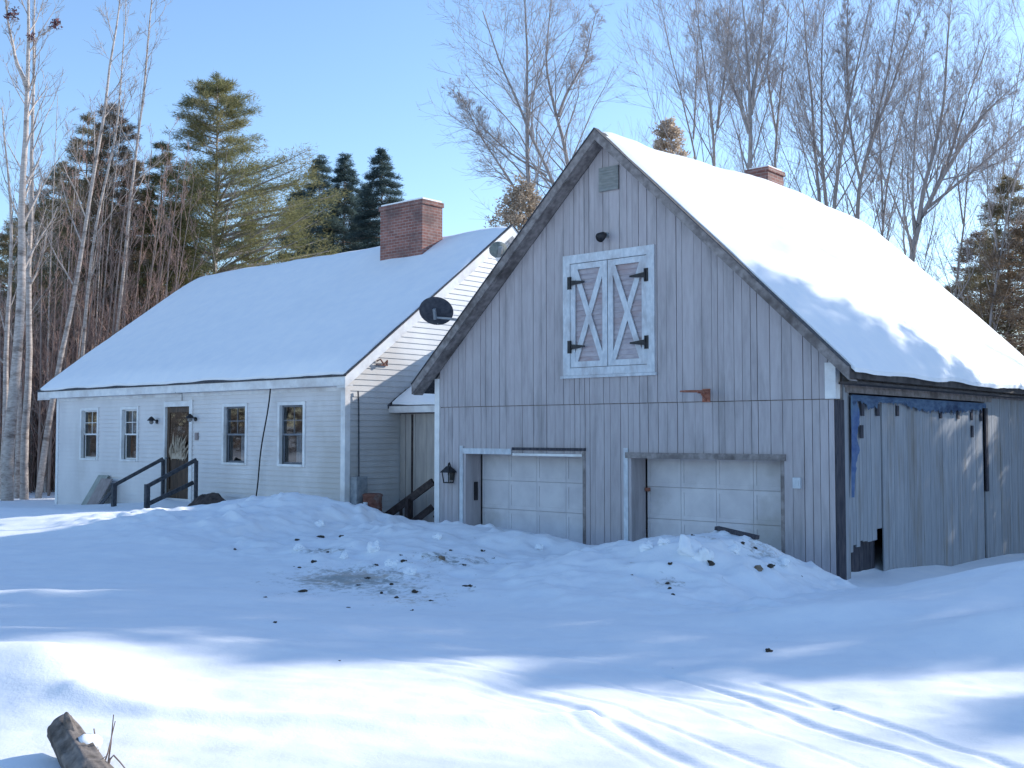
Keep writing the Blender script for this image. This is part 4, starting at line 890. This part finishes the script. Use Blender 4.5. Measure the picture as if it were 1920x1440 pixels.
# ------------------------------------------------------------------ things on and around the buildings
def disc_dish(mb, c, nrm, rx, rz, depth, n=28, rings=6, th=.012):
    nrm = unit(np.array(nrm, float)); a = unit(np.cross((0, 0, 1.0), nrm)); u = np.cross(nrm, a)
    for side in (0, 1):
        P = np.zeros((rings + 1, n + 1, 3))
        for i in range(rings + 1):
            t = i / rings
            for j in range(n + 1):
                g = 2 * math.pi * j / n; P[i, j] = c + a * rx * t * math.cos(g) + u * rz * t * math.sin(g) + nrm * (depth * (t * t - 1) - side * th)
        mb.grid(P)
    o = [c + a * rx * math.cos(2 * math.pi * j / n) + u * rz * math.sin(2 * math.pi * j / n) for j in range(n + 1)]
    mb.tube(o, .012, 5, False)
    return a, u, nrm
def dish(label, c, nrm, rx, rz, foot_, mat):
    t = thing('satellite_dish', foot_, label, 'satellite dish')
    c = np.array(c, float); f = np.array(foot_, float)
    k = MB(); a, u, n = disc_dish(k, c, nrm, rx, rz, .07); k.build('reflector', mat, t, smooth=True)
    k = MB(); back = c - n * .10; k.tube([f, f + (back - f) * .25 + np.array([0, 0, .05]), back - u * .08 - n * .05], .022, 8); k.build('mast', 'grey_metal', t)
    k = MB(); k.bar(back - n * .05 - u * .12, back - n * .02 + u * .10, .10, .05, up=a); k.build('bracket', 'grey_metal', t)
    k = MB(); k.tube([c - u * rz * .9 - n * .04, c - u * rz * 1.15 + n * .1, c - u * .10 + n * .42], .012, 6); k.build('feed_arm', 'grey_metal', t)
    k = MB(); k.tube([c - u * .10 + n * .36, c - u * .08 + n * .46], [.03, .025], 8); k.build('receiver', 'dish_grey', t)
    k = MB(); k.box(f[0] - .07, f[0] + .07, f[1] - .07, f[1] + .07, f[2] - .03, f[2] + .02); k.build('mount_plate', 'grey_metal', t)
    return t
def roofz(x): return RZ - BS * abs(x - RX)
p = at(818, 583, 22.5)
dish('dark round satellite dish seen from behind above the left slope of the barn roof', p, (-.42, .76, .50), .36, .31, (-14.05, 16.6, roofz(-14.05) + .1), 'dish_dark')
p = at(934, 468, 23.5)
dish('smaller grey-green satellite dish high by the barn rake, in sunlight', p, (-.75, .35, .35), .20, .17, (-12.55, 18.0, roofz(-12.55) + .12), 'dish_grey')

def wall_lamp_house(x, z, label):
    t = thing('wall_lamp', (x, HY0 - .02, z - .15), label, 'wall lamp', 'lamps beside the front door')
    k = MB(); k.tube([(x, HY0 - .012, z - .04), (x, HY0 - .035, z - .04)], .055, 12); k.build('backplate', 'black_metal', t)
    k = MB(); k.tube([(x, HY0 - .03, z - .03), (x, HY0 - .10, z + .02), (x, HY0 - .16, z + .07), (x, HY0 - .18, z + .06)], .012, 6); k.build('arm', 'black_metal', t)
    k = MB(); k.tube([(x, HY0 - .18, z + .09), (x, HY0 - .18, z + .06), (x, HY0 - .18, z - .02)], [.012, .05, .11], 12); k.build('shade', 'black_metal', t)
    k = MB(); k.tube([(x, HY0 - .18, z - .015), (x, HY0 - .18, z - .07), (x, HY0 - .18, z - .11)], [.05, .055, .02], 10); k.build('glass_globe', 'grey_metal', t)
wall_lamp_house(-24.75, .33, 'black wall lamp left of the dark front door')
wall_lamp_house(-23.02, .38, 'black wall lamp right of the dark front door')
def lantern():
    x, z, y = -14.35, -.78, BY0 - .13
    t = thing('wall_lantern', (x, BY0 - .03, z - .2), 'black coach lantern on the grey wall left of the first garage door', 'lantern')
    k = MB(); k.box(x - .05, x + .05, BY0 - .045, BY0 - .022, z - .12, z + .10); k.tube([(x, BY0 - .03, z + .05), (x, y + .02, z + .22), (x, y, z + .2)], .012, 6); k.build('bracket', 'black_metal', t)
    k = MB()
    s = .085
    for a in (-1, 1):
        for b_ in (-1, 1): k.bar((x + a * s * .75, y + b_ * s * .75, z - .15), (x + a * s, y + b_ * s, z + .03), .016, .016, up=(0, 1, 0))
    k.box(x - s * .85, x + s * .85, y - s * .85, y + s * .85, z - .172, z - .15); k.build('cage', 'black_metal', t)
    k = MB(); k.hexa([(x - .12, y - .12, z + .03), (x + .12, y - .12, z + .03), (x + .12, y + .12, z + .03), (x - .12, y + .12, z + .03)], [(x - .03, y - .03, z + .15), (x + .03, y - .03, z + .15), (x + .03, y + .03, z + .15), (x - .03, y + .03, z + .15)])
    k.tube([(x, y, z + .15), (x, y, z + .2)], [.02, .012], 8); k.build('roof_cap', 'black_metal', t)
    k = MB(); k.tube([(x, y, z - .15), (x, y, z - .02)], [.022, .018], 8); k.build('candle', 'pale_paint', t)
lantern()
def flood():
    x, z = -10.70, 3.36
    t = thing('floodlight', (x, BY0 - .03, z - .08), 'small dark floodlight above the loft doors', 'floodlight')
    k = MB(); k.tube([(x, BY0 - .02, z + .02), (x, BY0 - .05, z + .02)], .05, 12); k.tube([(x, BY0 - .04, z + .02), (x, BY0 - .10, z)], .018, 8); k.build('base', 'grey_metal', t)
    k = MB(); k.tube([(x, BY0 - .08, z + .03), (x, BY0 - .13, z + .01), (x, BY0 - .24, z - .05)], [.035, .06, .085], 14); k.build('lamp_head', 'black_metal', t, smooth=True)
flood()
def hoop():
    x, z = -8.78, .62
    t = thing('basketball_hoop', (x, BY0 - .03, z - .15), 'rusty orange basketball rim without net on the grey barn front', 'basketball hoop')
    k = MB(); c = (x, BY0 - .40, z + .03); k.tube([(c[0] + .215 * math.cos(a), c[1] + .215 * math.sin(a), c[2]) for a in np.linspace(0, 2 * math.pi, 33)], .013, 6, False); k.build('rim', 'rust_orange', t)
    k = MB(); k.box(x - .07, x + .07, BY0 - .05, BY0 - .034, z - .13, z + .08); k.build('wall_plate', 'rust_orange', t)
    k = MB(); k.bar((x - .05, BY0 - .05, z + .03), (x - .05, BY0 - .22, z + .03), .02, .05); k.bar((x + .05, BY0 - .05, z + .03), (x + .05, BY0 - .22, z + .03), .02, .05)
    k.bar((x, BY0 - .05, z - .1), (x, BY0 - .2, z + .01), .02, .03); k.build('bracket', 'rust_orange', t)
hoop()
k = MB(); k.box(-7.31, -7.19, BY0 - .075, BY0 - .022, -.82, -.66); k.box(-7.285, -7.215, BY0 - .085, BY0 - .076, -.78, -.70)
k.build('junction_box', 'pale_paint', label='small pale junction box on the barn wall right of the second garage door', category='electrical box')
k = MB(); k.box(-23.02, -22.89, HY0 - .045, HY0 - .018, -.17, .01); k.box(-23.0, -22.91, HY0 - .055, HY0 - .046, -.15, -.01)
k.build('wall_plaque', 'board_pink', label='small pinkish grey plaque on the white siding right of the front door', category='plaque')
k = MB(); q0 = np.array([-19.74, HY0 - .24, 1.19]); q1 = np.array([-20.50, HY0 - .12, gz(-20.5, 14.9) - .1])
k.tube([q0 + (q1 - q0) * s + np.array([.03 * math.sin(s * 9), 0, -.10 * math.sin(math.pi * s) * .3]) for s in np.linspace(0, 1, 24)], .017, 6)
k.build('cable', 'cable_black', label='black cable slanting from the house eave down into the snow', category='cable')
k = MB(); k.tube([(-23.55, HY0 - .26, 1.0), (-23.55, HY0 - .07, .98), (-23.56, HY0 - .06, .80)], .009, 5)
k.build('wire', 'cable_black', label='short thin wire running from the eave to the top of the front door casing', category='wire')
k = MB(); k.tube([(HX1 + .03, 15.85, 1.56), (HX1 + .10, 15.9, 1.60), (HX1 + .10, 16.0, 1.50), (HX1 + .10, 16.1, 1.58), (HX1 + .03, 16.15, 1.50)], .02, 6); k.box(HX1 + .021, HX1 + .05, 15.83, 16.17, 1.47, 1.50)
k.build('wall_bracket', 'rust_brown', label='small brown bracket on the white gable siding below the rake', category='bracket')

def tarp():
    rg = np.random.default_rng(9); t = thing('tarp', (BX1 + .05, 18.5, .2), 'torn blue tarp hanging along the top of the boarded doorway on the barn side', 'tarp')
    y = np.linspace(15.42, 21.70, 420)
    hang = .09 + .16 * np.clip(fbm(y * 2.6, y * 0 + 2, 5, 91, .7), 0, 1) + .10 * np.clip(fbm(y * 9, y * 0 + 7, 3, 97, .8) - .05, 0, 1) + .07 * sstep(17.4, 18.2, y) * (1 - sstep(20.4, 21.4, y))
    rows = 8; P = np.zeros((rows, len(y), 3))
    for i in range(rows):
        s = i / (rows - 1); P[i, :, 0] = BX1 + .058 + .02 * fbm(y * 3, y * 0 + i * .4, 3, 93) + .01 * s; P[i, :, 1] = y; P[i, :, 2] = .57 - hang * s
    k = MB(); k.grid(P); k.build('top_strip', 'dark_tarp', t, smooth=True)
    k = MB(); z = np.linspace(.55, -.95, 40); rows = 7; P = np.zeros((rows, len(z), 3)); w = .27 * (1 - sstep(-.1, -.95, z) * .75) * (1 + .5 * fbm(z * 4, z * 0, 4, 95, .7))
    for i in range(rows):
        s = i / (rows - 1); P[i, :, 1] = 15.40 + w * s; P[i, :, 0] = BX1 + .064 + .025 * fbm(z * 2, z * 0 + i * .5, 3, 96); P[i, :, 2] = z
    k.grid(P); k.build('side_strip', 'blue_tarp', t, smooth=True)
tarp()

# front steps of the house with two handrails, mostly under snow
def front_steps():
    t = thing('front_steps', (-24.2, 14.3, -1.9), 'snow covered front steps with two dark sloping handrails below the front door', 'steps')
    k = MB()
    for i in range(4):
        k = MB(); k.box(-24.55, -23.1, 14.55 - .28 * (i), 14.96 - .28 * i if i == 0 else 14.83 - .28 * i + .001, -1.72 - .18 * i - .06, -1.70 - .18 * i); k.build('tread', 'dark_rail', t)
    return t
st = front_steps()
def rail_part(root, name, p, q, w, h, mat='dark_rail'):
    k = MB(); k.bar(p, q, w, h); return k.build(name, mat, root)
fd_ = lambda px, py, y: (lambda d: d * (y / d[1]))(FW * F_PX + RT * (px - 960) - UP * (py - 720))
def rails():
    for xs in (0, 1):
        if xs == 0: a, b, low = fd_(306, 860, 14.85), fd_(214, 910, 13.75), None
        else: a, b, low = fd_(368, 862, 14.55), fd_(276, 912, 13.35), (fd_(362, 905, 14.55), fd_(280, 944, 13.35))
        rail_part(st, 'handrail', a, b, .06, .085)
        rail_part(st, 'post', (b[0], b[1], b[2] + .05), (b[0], b[1], gz(b[0], b[1]) - .3), .10, .10)
        rail_part(st, 'post', (a[0], a[1], a[2] - .02), (a[0], a[1], gz(a[0], a[1]) - .2), .07, .07)
        if low: rail_part(st, 'lower_rail', low[0], low[1], .05, .09)
rails()
def leaning(name, label, xb, w, h, y0, lean, mat, th=.03, skew=0.0):
    zb = gz(xb, y0) - .12; k = MB()
    k.hexa([(xb - w / 2, y0, zb), (xb + w / 2, y0, zb), (xb + w / 2, y0 + th, zb), (xb - w / 2, y0 + th, zb)],
           [(xb - w / 2 + skew, y0 + lean, zb + h), (xb + w / 2 + skew, y0 + lean, zb + h), (xb + w / 2 + skew, y0 + lean + th, zb + h), (xb - w / 2 + skew, y0 + lean + th, zb + h)])
    k.build(name, mat, label=label, category='board')
leaning('leaning_board', 'greenish grey board leaning on the white siding left of the steps', -27.55, .52, .92, 14.52, .40, 'board_green', skew=.3)
leaning('leaning_board', 'pinkish brown board leaning in front of the greenish one left of the steps', -27.05, .55, .82, 14.42, .36, 'board_pink', skew=.22)
leaning('leaning_board', 'dark narrow board propped beside the left handrail post', -26.35, .16, .42, 14.25, .22, 'dark_rail', skew=.25)

def heap(name, label, c, rx, ry, h, mat, seed, cat):
    u = np.linspace(-1, 1, 34); U, V = np.meshgrid(u, u, indexing='ij'); rr = np.sqrt(U * U + V * V)
    top = np.clip(1 - rr ** 2.2, -.25, 1) * h * (1 + .7 * fbm(U * 1.7 + seed, V * 1.7, 4, seed)) + .05 * fbm(U * 5, V * 5, 3, seed + 1)
    k = MB(); k.grid(np.stack([c[0] + U * rx, c[1] + V * ry, c[2] + top], -1)); return k.build(name, mat, label=label, category=cat, smooth=True)
c = fd_(392, 944, 14.35); heap('tarp_heap', 'low dark brown tarp heap on the snow right of the front door', (c[0], 14.40, gz(c[0], 14.4) - .02), .62, .45, .26, 'brown_tarp', 5, 'tarp')
def dried_stalks():
    rg = np.random.default_rng(21); k = MB()
    for i in range(46):
        x = -23.82 + rg.uniform(-.30, .36); z0 = -.58 + rg.uniform(-.1, .1); L = rg.uniform(.25, .62) * (1.1 - abs(x + 23.8)); a = rg.normal(.25, .35)
        p = np.array([x, HY0 + .005, z0]); q = p + L * np.array([math.sin(a), -.06 * rg.uniform(0, 1), math.cos(a)]); w = rg.uniform(.02, .05)
        m = (p + q) / 2 + np.array([0, -.03, 0]); k.poly([p + [-w * .3, 0, 0], p + [w * .3, 0, 0], m + [w, 0, 0], q, m + [-w, 0, 0]])
    k.box(-24.08, -23.52, HY0 - .012, HY0 + .012, -.64, -.50)
    k.build('dried_stalks', 'dry_stalk', label='bundle of dried tan stalks hanging on the dark front door', category='door decoration')
dried_stalks()

# by the gable: utility box and a rusty drum; side steps to the breezeway
def utility():
    t = thing('utility_box', (HX1 + .12, 15.27, -2.0), 'grey utility box on the gable wall beside the house corner', 'utility box')
    k = MB(); k.box(HX1 + .03, HX1 + .24, 15.12, 15.42, -1.52, -.92); k.build('cabinet', 'grey_metal', t)
    k = MB(); k.box(HX1 + .241, HX1 + .25, 15.14, 15.40, -1.48, -.97); k.build('lid', 'grey_metal', t)
    k = MB(); k.tube([(HX1 + .12, 15.2, -1.5), (HX1 + .12, 15.2, -2.3)], .03, 8); k.build('conduit', 'grey_metal', t)
    k = MB(); k.tube([(HX1 + .10, 15.3, -.93), (HX1 + .08, 15.3, .6), (HX1 + .06, 15.3, .9)], .018, 6); k.build('cable_run', 'dark_rail', t)
utility()
def drum():
    x, y = -17.02, 15.35; z = -1.80
    t = thing('rusty_drum', (x, y, z), 'rusty brown drum half sunk in the snow beside the gable wall', 'drum')
    k = MB(); R = .20; prof = [(0, R), (.02, R + .012), (.05, R), (.22, R), (.24, R + .012), (.26, R), (.46, R), (.48, R + .014), (.52, R + .01)]
    k.tube([(x, y, z + a) for a, _ in prof], [b_ for _, b_ in prof], 20); k.build('barrel', 'rust_brown', t, smooth=False)
    k = MB(); k.tube([(x, y, z + .522), (x, y, z + .535)], [R - .01, R - .02], 20); k.build('lid', 'rust_brown', t)
    k = MB(); k.box(x - .05, x + .06, y - R - .022, y - R + .01, z + .2, z + .36); k.build('paper_patch', 'pale_paint', t)
drum()
def side_steps():
    t = thing('side_steps', (-16.3, 16.1, -2.2), 'dark brown side steps with sloping rails going up into the breezeway', 'steps')
    rail_part(t, 'handrail', fd_(724, 968, 15.9), fd_(812, 903, 16.2), .07, .15, 'brown_rail')
    rail_part(t, 'lower_rail', fd_(776, 978, 15.9), fd_(812, 950, 16.2), .07, .14, 'brown_rail')
    p = fd_(765, 935, 16.0); rail_part(t, 'post', (p[0], p[1], p[2]), (p[0], p[1], -2.6), .10, .10, 'brown_rail')
    p = fd_(752, 948, 16.0); rail_part(t, 'post', (p[0], p[1], p[2]), (p[0], p[1], -2.6), .05, .05, 'brown_rail')
    for i in range(3):
        k = MB(); k.box(-16.5 + .26 * i, -16.22 + .26 * i, 16.1, 16.56, -2.1 + .17 * i, -2.06 + .17 * i); k.build('tread', 'brown_rail', t)
side_steps()

# ------------------------------------------------------------------ foreground log, weeds and the dirt on the banks
def rock(mb, c, r, rg, flat=.6, n1=7, n2=10, rough=1.5):
    P = np.zeros((n1, n2 + 1, 3)); off = rg.uniform(0, 50, 2)
    for i in range(n1):
        th = math.pi * i / (n1 - 1)
        for j in range(n2 + 1):
            ph = 2 * math.pi * (j % n2) / n2
            d = np.array([math.sin(th) * math.cos(ph), math.sin(th) * math.sin(ph), math.cos(th)])
            s = 1 + rough * float(fbm(np.array([d[0] * 1.3 + off[0] + d[2]]), np.array([d[1] * 1.3 + off[1] - d[2]]), 3, 5)[0])
            P[i, j] = np.array(c) + r * s * d * np.array([1, 1, flat])
    mb.grid(P)
def log():
    tip, base = at(116, 1368, 5.35), at(222, 1535, 4.6)
    t = thing('log', (base[0], base[1], base[2]), 'grey weathered log end sticking out of the snow in the lower left corner', 'log')
    s = np.linspace(0, 1, 46); ax = [base + (tip - base) * u for u in s]; d = unit(tip - base)
    a = unit(np.cross(d, (0, 0, 1.0))); b_ = np.cross(a, d); n = 40; P = np.zeros((len(s) + 2, n + 1, 3)); rg = np.random.default_rng(4)
    for i, u in enumerate(s):
        for j in range(n + 1):
            g = 2 * math.pi * (j % n) / n
            rr = .080 * (1.15 - .22 * u) * (1 + .16 * float(fbm(np.array([math.cos(g) * 1.6 + 5]), np.array([math.sin(g) * 1.6 + u * 1.2]), 4, 3)[0]) + .05 * math.sin(g * 3 + u * 2) + .26 * (float(vnoise(np.array([g * 3.2]), np.array([u * 3.0]), 8)[0]) if j % n else float(vnoise(np.array([0.0]), np.array([u * 3.0]), 8)[0])) + .07 * float(vnoise(np.array([(j % n) * 1.7]), np.array([u * 9.0]), 9)[0]))
            cut = .025 * math.cos(g) if i == len(s) - 1 else 0
            P[i, j] = ax[i] + rr * (math.cos(g) * a + math.sin(g) * b_) + d * cut
    P[-2] = ax[-1] + (P[-3] - ax[-1]) * .5 + d * .012; P[-1] = ax[-1] + d * .004
    k = MB(); k.grid(P); k.build('trunk', 'log_bark', t, smooth=True)
    c = base + (tip - base) * .68 + a * .045 + b_ * .055
    k = MB(); rock(k, c, .05, rg, .7, 18, 28, .5); k.build('snow_patch', 'snow_roof', t, smooth=True)
    k = MB(); c = base + (tip - base) * .8; k.tube([c + b_ * .05, c + b_ * .10 + d * .05 - a * .01, c + b_ * .105 + d * .13], [.03, .024, .01], 8); k.build('branch_stub', 'log_bark', t)
log()
def weed(label, pts, dep, rad, twigs):
    base = at(*pts[0], dep); t = thing('dead_weed', base, label, 'weed')
    k = MB(); k.tube([at(x, y, dep) for x, y in pts], [rad * (1 - .6 * i / (len(pts) - 1)) for i in range(len(pts))], 6); k.build('stem', 'brown_bark', t)
    for tw in twigs: k = MB(); k.tube([at(x, y, dep - .03 * i) for i, (x, y) in enumerate(tw)], [rad * .6, rad * .45, rad * .3][:len(tw)], 5); k.build('twig', 'brown_bark', t)
weed('dead weed with two thin upright stalks right of the log', [(186, 1450), (186, 1420), (180, 1390), (176, 1366)], 5.15, .008, [[(200, 1450), (208, 1395), (213, 1340)], [(192, 1440), (202, 1412), (216, 1352)]])
weed('bent dead twig arching to the right beside the log', [(200, 1450), (206, 1424), (213, 1416), (226, 1430), (240, 1448)], 5.0, .006, [[(196, 1440), (190, 1425), (198, 1418)]])

CLODS = [(600, 1008, .16, 'dark olive clump of dirt and grass on top of the snowbank, left of the breezeway', 'dirt'), (640, 1006, .07, 0, 0), (556, 1013, .06, 0, 0), (566, 1110, .10, 'dark dirt clump low on the left part of the snowbank', 'dirt'),
         (615, 1036, .05, 0, 0), (588, 1053, .06, 0, 0), (560, 1065, .05, 0, 0), (552, 1063, .035, 0, 0), (780, 1111, .095, 'dark dirt clump at the foot of the bank below the first garage door', 'dirt'), (809, 1127, .05, 0, 0),
         (877, 1100, .085, 'dark dirt clump alone on the smooth snow below the first garage door', 'dirt'), (889, 1102, .04, 0, 0), (757, 1052, .06, 0, 0), (752, 1041, .035, 0, 0), (715, 1113, .055, 0, 0), (745, 1121, .045, 0, 0),
         (655, 1140, .045, 0, 0), (773, 1145, .04, 0, 0), (515, 1168, .05, 0, 0), (497, 1120, .04, 0, 0), (636, 1240, .035, 0, 0), (1183, 1078, .055, 0, 0), (1252, 1094, .06, 'dark dirt clump on the slope below the second garage door', 'dirt'), (1254, 1104, .055, 0, 0), (1261, 1115, .05, 0, 0),
         (1300, 1004, .05, 0, 0), (1393, 1019, .06, 0, 0), (1416, 1028, .05, 0, 0), (1446, 1062, .075, 'dark clump beside the tan clump right of the second garage door', 'dirt'), (1418, 1066, .13, 'flat tan clump of frozen dirt right of the second garage door', 'tan_dirt'),
         (1332, 1058, .11, 'dark jagged clump behind the snow lump before the second garage door', 'dirt'), (1256, 1057, .06, 0, 0), (826, 1046, .11, 'tan clump of dirt on the bank before the first garage door', 'tan_dirt'), (845, 1033, .06, 0, 0), (870, 1060, .06, 0, 0), (795, 1044, .05, 0, 0), (905, 1033, .06, 0, 0), (925, 1047, .05, 0, 0), (1503, 1081, .045, 0, 0), (440, 1030, .05, 0, 0), (1440, 1222, .06, 0, 0), (705, 1060, .05, 0, 0), (690, 1085, .06, 0, 0), (672, 1098, .05, 0, 0), (735, 1096, .05, 0, 0)]
def hit_ground(px, py):                     # where the sight line meets the snow
    d = FW * F_PX + RT * (px - 960) - UP * (py - 720); d = d / float(d @ HD)
    t = np.arange(5, 24, .03); P = t[:, None] * d[None]; g = ground_z(P[:, 0], P[:, 1]); b_ = np.nonzero(P[:, 2] < g)[0]
    return P[b_[0]] if len(b_) else P[-1]
for px, py, rad, lab, mat in CLODS:
    rg = np.random.default_rng(px * 7 + py); p = hit_ground(px, py); k = MB(); rad *= .52; rock(k, (p[0], p[1], p[2] - rad * .1), rad, rg, .6)
    if rad > .03:
        for q in range(3): rock(k, (p[0] + rg.normal(0, rad * .6), p[1] + rg.normal(0, rad * .6), p[2] + .01), rad * rg.uniform(.25, .5), rg, .6)
    if lab: k.build('dirt_clump', mat, label=lab, category='dirt clump', smooth=True)
    else: k.build('dirt_clump', 'dirt', label='small dark crumb of dirt scattered over the plowed snow', category='dirt clump', group='dirt crumbs on the snow', smooth=True)
rg = np.random.default_rng(8)
for px, py, rad, lab in ((1290, 1038, .17, 'white snow chunk standing up on the bank before the second garage door'), (1318, 1046, .13, 'lower snow chunk right of the upright one before the second garage door')):
    p = hit_ground(px, py); k = MB(); rad *= .8; rock(k, (p[0], p[1], p[2] + rad * .4), rad, rg, .9, 16, 24, .9); k.build('snow_chunk', 'snow_roof', label=lab, category='snow chunk', smooth=True)
for i, (px, py, rad) in enumerate(((700, 1030, .10), (645, 1046, .08), (735, 1060, .09), (820, 1010, .08), (560, 1030, .07), (1210, 1030, .09), (1245, 1020, .08), (1375, 1035, .09), (1470, 1056, .08), (1010, 1030, .07), (600, 985, .10), (770, 1075, .07))):
    p = hit_ground(px, py); k = MB(); rock(k, (p[0], p[1], p[2] + rad * .25), rad, rg, .75, 9, 13, 1.1); k.build('snow_chunk', 'snow_roof', label='small white chunk of snow broken off the plowed bank', category='snow chunk', group='small snow chunks on the bank')
p, q = hit_ground(1344, 997) + [0, 0, .05], hit_ground(1420, 1015) + [0, 0, .05]; k = MB(); k.bar(p, q, .10, .05); k.build('plank', 'dark_wood', label='dark plank lying across the snowbank before the second garage door', category='plank')
